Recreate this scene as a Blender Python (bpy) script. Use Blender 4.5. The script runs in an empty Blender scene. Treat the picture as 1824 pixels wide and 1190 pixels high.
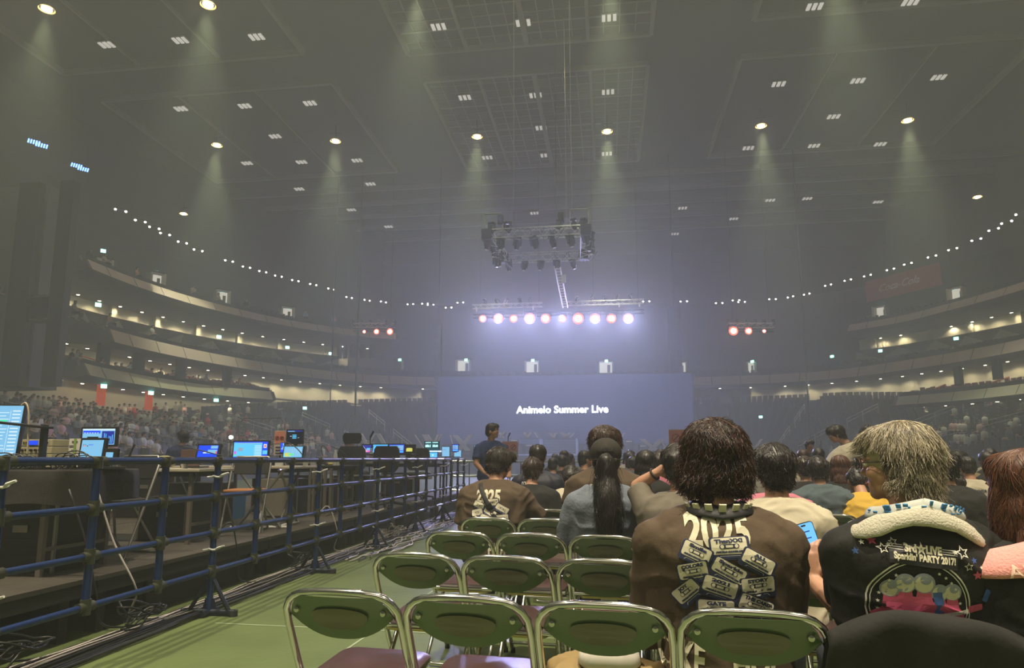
import bpy, bmesh, math, random
from mathutils import Vector, Matrix, noise
from mathutils.bvhtree import BVHTree
C = bpy.context.scene.collection
PI = math.pi
R_ = random.Random(7)
# ---------------------------------------------------------------- camera
TH = math.radians(8.0); PH = math.atan(177/1216)
EYE = Vector((0, 0, 1.2))
_F = Vector((-math.sin(TH)*math.cos(PH), math.cos(TH)*math.cos(PH), math.sin(PH)))
_R = Vector((math.cos(TH), math.sin(TH), 0)); _U = _R.cross(_F)
def at(px, py, z=None, Y=None, X=None):
    d = _F + _R*((px-912)/1216) - _U*((py-640)/1216)
    t = (z-1.2)/d.z if z is not None else (Y/d.y if Y is not None else X/d.x)
    return EYE + d*t
cd = bpy.data.cameras.new('camera'); cam = bpy.data.objects.new('camera', cd); C.objects.link(cam)
cd.sensor_width = 36; cd.lens = 24; cd.shift_y = 45/1824; cd.clip_end = 400; cd.clip_start = 0.05
cam.location = EYE
cam.rotation_euler = Matrix((_R, _U, -_F)).transposed().to_euler()
bpy.context.scene.camera = cam
# ---------------------------------------------------------------- world, exposure
sc = bpy.context.scene
w = bpy.data.worlds.new('world'); sc.world = w; w.use_nodes = True
w.node_tree.nodes['Background'].inputs[0].default_value = (0.012, 0.013, 0.010, 1)
w.node_tree.nodes['Background'].inputs[1].default_value = 1.0
vs = sc.view_settings; vs.view_transform = 'Standard'; vs.look = 'None'; vs.exposure = 0.25; vs.gamma = 1.0; vs.use_curve_mapping = False
sc.cycles.volume_bounces = 1; sc.cycles.max_bounces = 6; sc.cycles.transparent_max_bounces = 6
sc.cycles.sample_clamp_indirect = 3.0; sc.cycles.use_denoising = True
sc.cycles.caustics_reflective = False; sc.cycles.caustics_refractive = False
# ---------------------------------------------------------------- lights
def spot(loc, tgt, power, col, ang, blend=0.6, rad=0.25, name='lamp_light', parent=None):
    l = bpy.data.lights.new(name, 'SPOT'); l.energy = power; l.color = col; l.spot_size = math.radians(ang); l.spot_blend = blend; l.shadow_soft_size = rad
    o = bpy.data.objects.new(name, l); C.objects.link(o); o.location = loc
    o.rotation_euler = (Vector(tgt)-Vector(loc)).to_track_quat('-Z', 'Y').to_euler()
    if parent: o.parent = parent
    return o
def area(loc, tgt, power, col, sx, sy, name='fill_light'):
    l = bpy.data.lights.new(name, 'AREA'); l.energy = power; l.color = col; l.shape = 'RECTANGLE'; l.size = sx; l.size_y = sy
    o = bpy.data.objects.new(name, l); C.objects.link(o); o.location = loc
    o.rotation_euler = (Vector(tgt)-Vector(loc)).to_track_quat('-Z', 'Y').to_euler()
    return o
HAZE = 0.0065
WARM = (1.0, 0.86, 0.56)
# high house lamps: (x, y, z, power).  The visible ones come first, the rest hang above and behind the camera.
FLOODS = [(-33.5, 52.4, 28.4), (-22.9, 53.1, 28.4), (-10.6, 54.0, 28.4), (0.4, 54.6, 28.4), (13.0, 55.4, 28.4), (24.6, 56.1, 28.4),
          (-33.5, 33.9, 28.4), (-23.5, 34.9, 28.4), (-10.6, 35.4, 28.4), (0.6, 36.0, 28.4), (13.0, 36.6, 28.4), (24.8, 37.2, 28.4),
          (-22.0, 16.0, 28.4), (-10.6, 16.5, 28.4), (0.8, 17.0, 28.4), (13.0, 17.5, 28.4), (-10.6, -3.0, 28.4), (1.0, -2.0, 28.4), (13.0, -1.5, 28.4)]
for i, p in enumerate(FLOODS):
    pw = 11000 if i < 6 else (6500 if i < 12 else (6000 if i < 16 else 34000))
    spot(Vector(p)-Vector((0, 0, .35)), (p[0], p[1]-1, 0), pw, (0.90, 1.0, 0.58) if i < 12 else (1.0, .88, .64), 44 if i < 12 else 70, 0.9, 0.25, 'flood_lamp_light')
# broad soft fill light added overhead and behind the camera, not real fixtures
area((-4, 30, 29.2), (-4, 30, 0), 800, (0.84, 1.0, 0.62), 50, 30)
area((2, -14, 12), (0, 6, 0.5), 400, (1.0, 0.86, 0.66), 16, 6)
# stage wash (bluish white) from the rig above the stage, and the red-hot row facing the house
for px in (888, 944, 1002, 1060, 1119):
    p = at(px, 568, Y=57.1)
    spot(p, (p.x*1.3+1.0, 30, 0), 6500, (0.46, 0.50, 1.0), 110, 1.0, 0.04, 'stage_wash_light')
# ---------------------------------------------------------------- helpers
def mat(name, col, rough=0.6, metal=0.0, emis=None, es=0.0, var=0.12, scale=8.0, bump=0.0, spec=0.5, sheen=0.0, coat=0.0, bscale=None):
    m = bpy.data.materials.new(name); m.use_nodes = True; nt = m.node_tree; n = nt.nodes; L = nt.links
    b = n['Principled BSDF']; b.inputs['Roughness'].default_value = rough; b.inputs['Metallic'].default_value = metal
    b.inputs['Specular IOR Level'].default_value = spec; b.inputs['Sheen Weight'].default_value = sheen; b.inputs['Coat Weight'].default_value = coat
    tc = n.new('ShaderNodeTexCoord'); nz = n.new('ShaderNodeTexNoise'); nz.inputs['Scale'].default_value = scale; nz.inputs['Detail'].default_value = 3
    L.new(tc.outputs['Object'], nz.inputs['Vector'])
    mx = n.new('ShaderNodeMix'); mx.data_type = 'RGBA'
    mx.inputs[6].default_value = (*[c*(1-var) for c in col[:3]], 1); mx.inputs[7].default_value = (*[min(1, c*(1+var)) for c in col[:3]], 1)
    L.new(nz.outputs['Fac'], mx.inputs[0]); L.new(mx.outputs[2], b.inputs['Base Color'])
    if emis is not None:
        b.inputs['Emission Color'].default_value = (*emis, 1); b.inputs['Emission Strength'].default_value = es
    if bump:
        n2 = n.new('ShaderNodeTexNoise'); n2.inputs['Scale'].default_value = bscale or scale*4; n2.inputs['Detail'].default_value = 4
        L.new(tc.outputs['Object'], n2.inputs['Vector'])
        bp = n.new('ShaderNodeBump'); bp.inputs['Strength'].default_value = bump; bp.inputs['Distance'].default_value = 0.02
        L.new(n2.outputs['Fac'], bp.inputs['Height']); L.new(bp.outputs['Normal'], b.inputs['Normal'])
    return m
def emat(name, col, s):
    m = bpy.data.materials.new(name); m.use_nodes = True; nt = m.node_tree; n = nt.nodes; n.remove(n['Principled BSDF'])
    e = n.new('ShaderNodeEmission'); e.inputs[0].default_value = (*col, 1); e.inputs[1].default_value = s
    nt.links.new(e.outputs[0], n['Material Output'].inputs[0]); return m
TS = bpy.data.scenes.new('workbench')   # scratch scene for evaluating modifiers and text, removed at the end
QV = 1.0   # voxel size factor of the modelled bodies
def bench_dg():
    with bpy.context.temp_override(scene=TS, view_layer=TS.view_layers[0]):
        dg = bpy.context.evaluated_depsgraph_get(); dg.update(); return dg
class MB:
    def __init__(s): s.v = []; s.f = []; s.mi = []; s.cur = 0
    def add(s, vs, fs):
        o = len(s.v); s.v += [tuple(v) for v in vs]; s.f += [tuple(i+o for i in f) for f in fs]; s.mi += [s.cur]*len(fs); return s
    def box(s, c, d, rz=0, rx=0, ry=0, taper=1.0):
        x, y, z = d[0]/2, d[1]/2, d[2]/2
        M = Matrix.Rotation(rz, 3, 'Z') @ Matrix.Rotation(rx, 3, 'X') @ Matrix.Rotation(ry, 3, 'Y'); c = Vector(c)
        vs = [M @ Vector((a*x*(taper if e > 0 else 1), b*y*(taper if e > 0 else 1), e*z))+c for e in (-1, 1) for a, b in ((-1, -1), (1, -1), (1, 1), (-1, 1))]
        return s.add(vs, [(3, 2, 1, 0), (4, 5, 6, 7), (0, 1, 5, 4), (1, 2, 6, 5), (2, 3, 7, 6), (3, 0, 4, 7)])
    def tube(s, pts, r, n=8, closed=False, caps=True):
        pts = [Vector(p) for p in pts]; m = len(pts); rs = r if isinstance(r, (list, tuple)) else [r]*m
        vs = []; up = None
        for i, p in enumerate(pts):
            if closed: t = pts[(i+1) % m]-pts[i-1]
            else: t = pts[min(i+1, m-1)]-pts[max(i-1, 0)]
            t.normalize()
            if up is None: up = Vector((0, 0, 1)) if abs(t.z) < 0.9 else Vector((0, 1, 0))
            a = t.cross(up)
            if a.length < 1e-4: a = t.cross(Vector((1, 0, 0)))
            a.normalize(); b = a.cross(t).normalized(); up = b
            for k in range(n):
                an = 2*PI*k/n; vs.append(p+(a*math.cos(an)+b*math.sin(an))*rs[i])
        fs = []
        for i in range(m if closed else m-1):
            j = (i+1) % m
            for k in range(n): fs.append((i*n+k, i*n+(k+1) % n, j*n+(k+1) % n, j*n+k))
        if caps and not closed: fs += [tuple(range(n-1, -1, -1)), tuple((m-1)*n+k for k in range(n))]
        return s.add(vs, fs)
    def rod(s, a, b, r, n=8, r2=None): return s.tube([a, b], [r, r if r2 is None else r2], n)
    def loft(s, rings, caps=True):
        n = len(rings[0]); vs = [v for r in rings for v in r]; fs = []
        for i in range(len(rings)-1):
            for k in range(n): fs.append((i*n+k, i*n+(k+1) % n, (i+1)*n+(k+1) % n, (i+1)*n+k))
        if caps: fs += [tuple(range(n-1, -1, -1)), tuple((len(rings)-1)*n+k for k in range(n))]
        return s.add(vs, fs)
    def ball(s, c, r, n=12, m=8, M=None):
        c = Vector(c); r = r if isinstance(r, (tuple, list)) else (r, r, r); vs = []; 
        for i in range(1, m):
            a = PI*i/m
            for k in range(n):
                b = 2*PI*k/n; v = Vector((r[0]*math.sin(a)*math.cos(b), r[1]*math.sin(a)*math.sin(b), -r[2]*math.cos(a)))
                vs.append((M @ v if M else v)+c)
        v0 = Vector((0, 0, -r[2])); v1 = Vector((0, 0, r[2]))
        vs += [(M @ v0 if M else v0)+c, (M @ v1 if M else v1)+c]; q = len(vs); fs = []
        for i in range(m-2):
            for k in range(n): fs.append((i*n+k, i*n+(k+1) % n, (i+1)*n+(k+1) % n, (i+1)*n+k))
        for k in range(n): fs.append((q-2, (k+1) % n, k)); fs.append((q-1, (m-2)*n+k, (m-2)*n+(k+1) % n))
        return s.add(vs, fs)
    def prism(s, poly, off, o=(0, 0, 0), ux=(1, 0, 0), uy=(0, 0, 1)):
        o = Vector(o); ux = Vector(ux); uy = Vector(uy); off = Vector(off); n = len(poly)
        a = [o+ux*p[0]+uy*p[1] for p in poly]; vs = a+[v+off for v in a]
        return s.add(vs, [tuple(range(n)), tuple(range(2*n-1, n-1, -1))]+[(k, n+k, n+(k+1) % n, (k+1) % n) for k in range(n)])
    def quad(s, a, b, c, d): return s.add([a, b, c, d], [(0, 1, 2, 3)])
    def disc(s, c, r, n=12, ax=(0, 0, 1)):
        q = Vector(ax).to_track_quat('Z', 'Y'); c = Vector(c)
        return s.add([c+q @ Vector((r*math.cos(2*PI*k/n), r*math.sin(2*PI*k/n), 0)) for k in range(n)], [tuple(range(n))])
    def build(s, name, m, parent=None, smooth=False, bevel=0, loc=None, fix=True):
        me = bpy.data.meshes.new(name); me.from_pydata(s.v, [], s.f)
        ms = m if isinstance(m, (list, tuple)) else [m]
        for x in ms: me.materials.append(x)
        if len(ms) > 1: me.polygons.foreach_set('material_index', s.mi)
        if fix:
            bm = bmesh.new(); bm.from_mesh(me); bmesh.ops.recalc_face_normals(bm, faces=bm.faces); bm.to_mesh(me); bm.free()
        if smooth: me.polygons.foreach_set('use_smooth', [True]*len(me.polygons)); 
        me.update()
        o = bpy.data.objects.new(name, me); C.objects.link(o)
        if smooth and smooth != 'all': me.set_sharp_from_angle(angle=math.radians(50))
        if bevel:
            md = o.modifiers.new('bevel', 'BEVEL'); md.width = bevel; md.segments = 2; md.limit_method = 'ANGLE'
        if parent: o.parent = parent
        if loc: o.location = loc
        return o
def tag(o, label=None, cat=None, group=None, kind=None):
    if label: o['label'] = label
    if cat: o['category'] = cat
    if group: o['group'] = group
    if kind: o['kind'] = kind
    return o
def thing(name, label, cat, loc=(0, 0, 0), rz=0, group=None):
    o = bpy.data.objects.new(name, None); C.objects.link(o); o.empty_display_size = .1
    o.location = loc; o.rotation_euler = (0, 0, rz); return tag(o, label, cat, group)
ORDS = 'first second third fourth fifth sixth seventh eighth ninth tenth eleventh twelfth thirteenth fourteenth fifteenth sixteenth seventeenth eighteenth nineteenth twentieth'.split()
def ORD(i): return ORDS[i] if i < 20 else ('twenty-'+ORDS[i-20] if i < 29 else 'thirtieth' if i == 29 else 'thirty-'+ORDS[i-30])
def struct(name, mb, m, **k): return tag(mb.build(name, m, **k), kind='structure')
KIDS = {}
def copy_tree(o, loc=None, rz=None, label=None, group=None, parent=None):
    c = o.copy(); C.objects.link(c); c.parent = parent
    if loc is not None: c.location = loc
    if rz is not None: c.rotation_euler = (0, 0, rz)
    if label: c['label'] = label
    if group: c['group'] = group
    if o.name not in KIDS: KIDS[o.name] = list(o.children)
    for ch in KIDS[o.name]: copy_tree(ch, parent=c)
    return c
def spline(pts, n):
    """Catmull-Rom through pts, n samples per span."""
    P = [Vector(p) for p in pts]; out = []
    for i in range(len(P)-1):
        a = P[i-1] if i else P[0]*2-P[1]; b = P[i]; c = P[i+1]; d = P[i+2] if i+2 < len(P) else P[-1]*2-P[-2]
        for k in range(n):
            t = k/n; out.append(0.5*((2*b)+(c-a)*t+(2*a-5*b+4*c-d)*t*t+(3*b-a-3*c+d)*t**3))
    out.append(P[-1]); return out
def resample(pts, step):
    P = [Vector(p) for p in pts]; out = [P[0]]; acc = 0
    for i in range(len(P)-1):
        a, b = P[i], P[i+1]; L = (b-a).length; t = step-acc
        while t <= L: out.append(a+(b-a)*(t/L)); t += step
        acc = (acc+L) % step if L else acc
    return out
# ---------------------------------------------------------------- materials of the shell
M = {}
M['floor'] = mat('green_floor_sheet', (0.105, 0.140, 0.048), 0.42, var=0.35, scale=1.3, bump=0.15, bscale=9)
M['ceil'] = mat('ceiling_dark', (0.035, 0.038, 0.035), 0.8, scale=.3)
M['wall'] = mat('arena_wall_dark', (0.06, 0.06, 0.055), 0.85, scale=.4)
M['cream'] = mat('cream_wall', (0.60, 0.57, 0.45), 0.8, scale=.5)
M['fascia'] = mat('fascia_panel', (0.72, 0.56, 0.48), 0.6, var=.18, scale=.35)
M['fasciag'] = mat('fascia_panel_pale', (0.70, 0.64, 0.48), 0.6, var=.15, scale=.35)
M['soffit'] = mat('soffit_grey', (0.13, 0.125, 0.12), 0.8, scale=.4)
M['step'] = mat('stand_concrete_dark', (0.05, 0.05, 0.05), 0.85, scale=.6)
M['seat'] = mat('stadium_seat_dark', (0.02, 0.02, 0.023), 0.55, var=.3, scale=.9)
M['seatred'] = mat('stadium_seat_red', (0.20, 0.05, 0.045), 0.55, var=.3, scale=.9)
M['rail'] = mat('rail_steel', (0.45, 0.44, 0.42), 0.35, .8)
M['railred'] = mat('rail_orange_red', (0.75, 0.16, 0.08), 0.5)
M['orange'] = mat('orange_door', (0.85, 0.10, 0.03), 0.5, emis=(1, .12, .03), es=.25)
M['black'] = mat('black_matte', (0.012, 0.012, 0.012), 0.7)
M['dark'] = mat('dark_grey_metal', (0.03, 0.03, 0.032), 0.45, .3)
M['slat'] = mat('lamp_louvre_white', (0.7, 0.7, 0.62), .5, emis=(1, .97, .85), es=.42)
M['warm'] = emat('flood_glow', (1.0, .86, .5), 45); M['warmhalo'] = emat('flood_halo_glow', (1.0, .66, .18), 2.2)
M['white'] = emat('small_lamp_white', (1.0, .97, .9), 16)
M['down'] = emat('downlight_glow', (1.0, .93, .62), 20)
M['exit'] = emat('exit_sign_green', (.25, 1.0, .72), 5)
M['lit'] = mat('lit_doorway_wall', (.7, .7, .6), .7, emis=(1, .97, .78), es=.5)
M['red'] = emat('hot_red_lens', (1.0, .62, .45), 30); M['redhalo'] = emat('red_lamp_halo', (1.0, .10, .05), 3.2)
# ---------------------------------------------------------------- haze filling the hall
hb = MB().box((-1, 42, 15.2), (110, 128, 30.6))
hm = bpy.data.materials.new('stage_haze'); hm.use_nodes = True; n_ = hm.node_tree.nodes; n_.remove(n_['Principled BSDF'])
vsn = n_.new('ShaderNodeVolumeScatter'); vsn.inputs['Density'].default_value = HAZE; vsn.inputs['Anisotropy'].default_value = 0.35
vsn.inputs['Color'].default_value = (0.89, 0.95, 0.84, 1)
hm.node_tree.links.new(vsn.outputs[0], n_['Material Output'].inputs['Volume'])
tag(hb.build('haze', hm), 'thin stage haze filling the whole hall', 'haze', kind='stuff')
# ---------------------------------------------------------------- floor and ceiling
struct('floor', MB().box((-2, 40, -.05), (72, 124, .1)), M['floor'])
struct('ceiling', MB().box((-2, 40, 30.6), (112, 128, .6)), M['ceil'])
struct('wall_far', MB().box((-2, 97, 15), (112, .6, 31)), M['wall'])
struct('wall_left', MB().box((-57, 40, 15), (.6, 128, 31)), M['wall'])
struct('wall_right', MB().box((54, 40, 15), (.6, 128, 31)), M['wall'])
# ceiling panels with open metal grids, hung at 29.9 m
M['grid'] = mat('ceiling_grid_metal', (0.22, 0.24, 0.22), .6, .3)
def grid_panel(cx, x0, x1, y0, y1, z, label, fine=True):
    t = thing('ceiling_grid', label, 'ceiling grid', ((x0+x1)/2, (y0+y1)/2, z), group='open metal grids under the roof')
    ox, oy = (x0+x1)/2, (y0+y1)/2; X0, X1, Y0, Y1 = x0-ox, x1-ox, y0-oy, y1-oy
    b = MB()
    for x in (X0, X1): b.box((x, 0, -.1), (.28, Y1-Y0, .35))
    for y in (Y0, Y1): b.box((0, y, -.1), (X1-X0, .28, .35))
    b.build('frame', M['grid'], t)
    b = MB()
    for k in range(1, 4):
        x = X0+(X1-X0)*k/4; b.box((x, 0, -.12), (.34 if k == 2 else .22, Y1-Y0, .3))
    b.build('crossbeam', M['grid'], t)
    g = MB(); nx = 16; ny = int((Y1-Y0)/1.05)
    for k in range(nx+1): g.box((X0+(X1-X0)*k/nx, 0, -.02), (.055, Y1-Y0, .05))
    for k in range(ny+1):
        big = k % 4 == 0; g.box((0, Y0+(Y1-Y0)*k/ny, -.03), (X1-X0, .16 if big else .055, .08))
    g.build('mesh_panel', M['grid'], t)
grid_panel(0, -13.4, 3.4, 47.2, 63.6, 29.9, 'open metal ceiling grid in the middle, above the hanging truss ring')
grid_panel(0, -13.6, 3.4, 28.0, 43.6, 29.9, 'open metal ceiling grid cut by the top edge of the photo')
def frame_panel(x0, x1, y0, y1, label):
    b = MB(); ox, oy = (x0+x1)/2, (y0+y1)/2
    for x in (x0, x1): b.box((x-ox, 0, 0), (.3, y1-y0, .4))
    for y in (y0, y1): b.box((0, y-oy, 0), (x1-x0, .3, .4))
    for k in range(1, 3): b.box((x0+(x1-x0)*k/3-ox, 0, 0), (.12, y1-y0, .25))
    o = b.build('ceiling_frame', M['grid'], loc=(ox, oy, 29.9)); tag(o, label, 'ceiling frame')
frame_panel(-40, -20.5, 46.5, 63, 'large dark rectangular ceiling frame above the left balconies')
frame_panel(10, 30, 47.5, 64, 'large dark rectangular ceiling frame above the right balconies')
frame_panel(-40, -21, 26, 42.5, 'dark ceiling frame at the top left corner of the roof')
frame_panel(10, 30, 27, 43, 'dark ceiling frame at the top right corner of the roof')
for i, y in enumerate((67, 71, 75, 79.5, 84)):
    tag(MB().box((0, 0, 0), (90, .35, .5)).build('roof_beam', M['grid'], loc=(-2, y, 29.8)), 'long thin cross beam under the dark roof beyond the grid', 'beam', 'cross beams under the far roof')
# ---------------------------------------------------------------- high flood lamps
def flood_proto(name, label, group, s=1.0):
    t = thing(name, label, 'flood lamp', group=group)
    b = MB(); b.tube([(0, 0, .30*s), (0, 0, .05*s)], [.18*s, .42*s], 16); b.build('housing', M['dark'], t, smooth=True)
    MB().rod((0, 0, .3*s), (0, 0, 1.5*s), .04).build('hanger', M['dark'], t)
    MB().box((0, 0, .7*s), (.9*s, .08, .06)).build('yoke', M['dark'], t)
    MB().ball((0, 0, 0), (.30*s, .30*s, .13*s), 14, 6).build('lens', M['warm'], t, smooth=True); MB().tube([(0, 0, .06*s), (0, 0, -.02*s)], [.40*s, .46*s], 18, caps=False).build('halo_ring', M['warmhalo'], t)  # outer ring added to stand for the yellow halo round the lamp
    return t
fp = flood_proto('flood_lamp', 'warm flood lamp high under the roof', 'high flood lamps')
names = ['first of the six in the lit row, above the left balconies', 'second of the six in the lit row', 'at the left edge of the middle ceiling grid', 'inside the middle ceiling grid',
         'beside the right ceiling frame', 'brightest, above the right balconies', 'cut by the top left edge', 'above the top edge, left of the grid']
for i, p in enumerate(FLOODS):
    lab = 'warm glowing flood lamp, '+names[i] if i < 8 else 'warm flood lamp above the top edge of the view, %s of those' % ORD(i-8)
    c = fp if i == 0 else copy_tree(fp)
    c.location = p; c['label'] = lab
for px, py, lab in ((327, 381, 'small white flood lamp above the upper left balcony'), (1741, 351, 'small white flood lamp above the upper right balcony')):
    c = copy_tree(fp, label=lab); p = at(px, py, z=21.5); c.location = p; c.scale = (.72, .72, .72)
    spot(p-Vector((0, 0, .4)), (p.x, p.y, 0), 900, (1, .97, .85), 34, .9, .2, 'flood_lamp_light')
# three-bar louvre fixtures on the roof
sp = thing('louvre_light', 'pale louvre light', 'ceiling light', group='pale louvre lights on the roof')
for k in (-1, 0, 1): MB().box((.36*k, 0, 0), (.22, .62, .08)).build('slat', M['slat'], sp)
MB().box((0, 0, .12), (1.1, .75, .1)).build('tray', M['dark'], sp)
LV = [(190, 80, 'l'), (321, 72, 'l'), (457, 66, 'l'), (322, 194, 'l'), (436, 189, 'l'), (552, 184, 'l'), (490, 243, 'l'), (440, 291, 'l'), (537, 289, 'l'), (636, 286, 'l'), (30, 238, 'l'),
      (98, 276, 'l'), (170, 315, 'l'), (781, 48, 'm'), (932, 41, 'm'), (1085, 32, 'm'), (828, 174, 'm'), (954, 170, 'm'), (1083, 164, 'm'), (964, 228, 'm'), (868, 281, 'm'), (972, 277, 'm'),
      (1081, 274, 'm'), (1451, 12, 'r'), (1622, 4, 'r'), (1387, 150, 'r'), (1528, 144, 'r'), (1672, 138, 'r'), (1485, 208, 'r'), (1333, 264, 'r'), (1450, 260, 'r'), (1568, 257, 'r'),
      (470, 383, 'l'), (533, 337, 'l'), (660, 328, 'l'), (626, 374, 'l'), (1372, 357, 'r'), (1438, 354, 'r'), (1307, 390, 'r'), (1216, 371, 'm'), (952, 380, 'm'), (1202, 417, 'm'), (692, 404, 'm'), (1564, 360, 'r'), (1726, 376, 'r')]
wl = {'l': 'left', 'm': 'middle', 'r': 'right'}
for i, (px, py, q) in enumerate(LV):
    c = sp if i == 0 else copy_tree(sp); c.location = at(px, py, z=29.75)
    c['label'] = 'pale louvre light on the %s of the roof, %s counted down from the top edge' % (wl[q], ORD(sorted([b_ for a_, b_, c_ in LV if c_ == q]).index(py))); c['group'] = 'pale louvre lights on the %s of the roof' % wl[q]
# blue blinking panels at the far left
for i, (px, py) in enumerate(((59, 255), (73, 261), (135, 297), (147, 303))):
    b = MB()
    for a in range(5):
        for q in range(3): b.box((.16*a-.3, 0, .13*q), (.09, .06, .09))
    o = b.build('blue_indicator', emat('indicator_blue%d' % i, (.10, .25, 1), 7), loc=at(px, py, z=24)); o.rotation_euler = (1.1, 0, .9)
    tag(o, ('upper' if i < 2 else 'lower')+' pair of blue dotted indicator lights high on the left', 'indicator light', 'blue indicator lights')
# ---------------------------------------------------------------- the bowl: balconies and stands
def curve_frames(pts, step=1.0):
    P = resample(spline([(a, b, 0) for a, b in pts], 12), step); out = []
    for i, p in enumerate(P):
        t = (P[min(i+1, len(P)-1)]-P[max(i-1, 0)]).normalized(); out.append((p, Vector((-t.y, t.x, 0))))
    return out
T2 = [(-32.6, 24), (-33.0, 31), (-33.6, 37.5), (-34.2, 43), (-34.2, 48.9), (-33.2, 55.3), (-31.2, 61.7), (-28.0, 67.6), (-23.6, 71.8), (-18.2, 74.2), (-10, 76.2), (0, 77.6), (9, 77.8), (16, 77.0), (20.8, 75.0), (24.3, 71.9), (27.0, 67.2), (29.4, 61.9), (31.2, 55.2), (32, 46)]
T3L = [(-36.0, 42.4), (-36.15, 44.5), (-36.2, 47.6), (-35.6, 53.5), (-33.9, 59.7), (-31.1, 65.6), (-26.6, 71.0), (-23.0, 73.4)]
T3R = [(25.2, 75.1), (28.6, 71.0), (31.0, 64.9), (32.9, 57.9), (34, 49)]
T1L = [(-33.5, 40.1), (-34, 43), (-34.0, 49.0), (-32.9, 55.0), (-30.6, 59.6)]
T1R = [(25.9, 66.2), (28.9, 61.6), (30.9, 55), (31.8, 46)]
f2 = curve_frames(T2); f2b = [f for f in f2 if not (f[0].x < -20 and f[0].y < 42.0)]; f3l = curve_frames(T3L); f3r = curve_frames(T3R); f1l = curve_frames(T1L); f1r = curve_frames(T1R)
def sweep(fr, prof, mb=None):
    """prof: list of (outward, z) swept along the frames."""
    mb = mb or MB(); n = len(prof); vs = [p+nn*o+Vector((0, 0, z)) for p, nn in fr for o, z in prof]; fs = []
    for i in range(len(fr)-1):
        for k in range(n-1): fs.append((i*n+k, (i+1)*n+k, (i+1)*n+k+1, i*n+k+1))
    return mb.add(vs, fs)
def stepped(o0, z0, o1, z1, n):
    pr = []
    for k in range(n):
        a = k/n; b = (k+1)/n; z = z0+(z1-z0)*(k/(n-1)); pr += [(o0+(o1-o0)*a, z), (o0+(o1-o0)*b, z)]
    return pr
def seat_rows(fr, o0, z0, o1, z1, n, mb, gap=None, sw=.42, step=.55, fill=1.0):
    fine = fr
    for k in range(n):
        o = o0+(o1-o0)*(k+.62)/n; z = z0+(z1-z0)*(k/(n-1)); L = 0
        for i in range(len(fine)-1):
            a, na = fine[i]; b, nb = fine[i+1]; A = a+na*o; B = b+nb*o; d = (B-A).length; m = max(1, int(d/step)); rz = math.atan2((B-A).y, (B-A).x)
            if gap and (i+k // 3) % gap == 0: continue
            for q in range(m):
                if R_.random() > fill: continue
                c = A.lerp(B, (q+.5)/m); mb.box((c.x, c.y, z+.42), (sw, .1, .62), rz)
    return mb
def end_cap(fr_end, prof, off):
    p, nn = fr_end; t = Vector((nn.y, -nn.x, 0)); mb = MB(); a = [p+nn*o+Vector((0, 0, z)) for o, z in prof]; n = len(a)
    b = [v+t*off for v in a]
    return mb.add(a+b, [tuple(range(n)), tuple(range(2*n-1, n-1, -1))]+[(k, n+k, n+(k+1) % n, (k+1) % n) for k in range(n)])
def balcony(label, fr, zb, hf, steps_, soff, fmat, group, endm=None, wall_h=None, red=False, seatfill=1.0, gap=9):
    """fascia bottom at zb, fascia height hf, steps_ = (o0,z0,o1,z1,n), soff=(o,z) of the soffit's inner edge."""
    t = thing('balcony', label, 'balcony', group=group)
    ztop = zb+hf
    m = sweep(fr, [(.0, zb), (.45, ztop), (.62, ztop), (.62, ztop-.25)]); m.build('fascia', fmat, t)
    sweep(fr, [(.62, ztop+.02), (.60, ztop+.34)], None).build('glass_rail_edge', M['dark'], t)
    # joints between the fascia panels
    j = MB()
    for i in range(2, len(fr)-1, 3):
        p, nn = fr[i]; j.rod(p+nn*(-.01)+Vector((0, 0, zb+.02)), p+nn*.43+Vector((0, 0, ztop-.02)), .025, 4)
    j.build('panel_joint', M['soffit'], t)
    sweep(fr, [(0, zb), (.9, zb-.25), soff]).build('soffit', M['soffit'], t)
    sweep(fr, [(.62, steps_[1])]+stepped(*steps_)).build('seating_steps', M['step'], t)
    for e in (fr[0], fr[-1]):
        pr = [(0, zb), (.45, ztop), (.62, steps_[1])]+[(o, z+.5) for o, z in stepped(*steps_)]+[soff, (.9, zb-.25)]
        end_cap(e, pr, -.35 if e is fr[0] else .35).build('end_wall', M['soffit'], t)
    mb = seat_rows(fr, *steps_, MB(), gap=gap, fill=seatfill)
    s = mb.build('stadium_seats', M['seatred'] if red else M['seat'])
    tag(s, ('dark red' if red else 'dark')+' seat rows on the '+label.split(',')[0], 'seats', kind='stuff')
    return t
balcony('upper left balcony, with a pinkish front', f3l, 14.5, .75, (.9, 15.0, 8.8, 17.4, 9), (7.6, 14.1), M['fascia'], 'balconies', seatfill=.9)
balcony('upper right balcony, with a pinkish front and a red banner above', f3r, 14.5, .75, (.9, 15.0, 8.8, 17.4, 9), (7.6, 14.1), M['fascia'], 'balconies', seatfill=.9)
balcony('middle balcony, running round the whole bowl behind the stage', f2b, 9.3, .95, (.9, 10.0, 7.2, 11.2, 8), (7.0, 9.45), M['fascia'], 'balconies')
balcony('lower left balcony, with a pale front and red seats', f1l, 6.6, .80, (.8, 7.1, 3.6, 7.6, 4), (4.0, 6.7), M['fasciag'], 'balconies', red=True, gap=7)
balcony('lower right balcony, with a pale front and red seats', f1r, 6.0, .80, (.8, 6.5, 3.6, 7.0, 4), (4.0, 6.1), M['fasciag'], 'balconies', red=True, gap=7)
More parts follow.
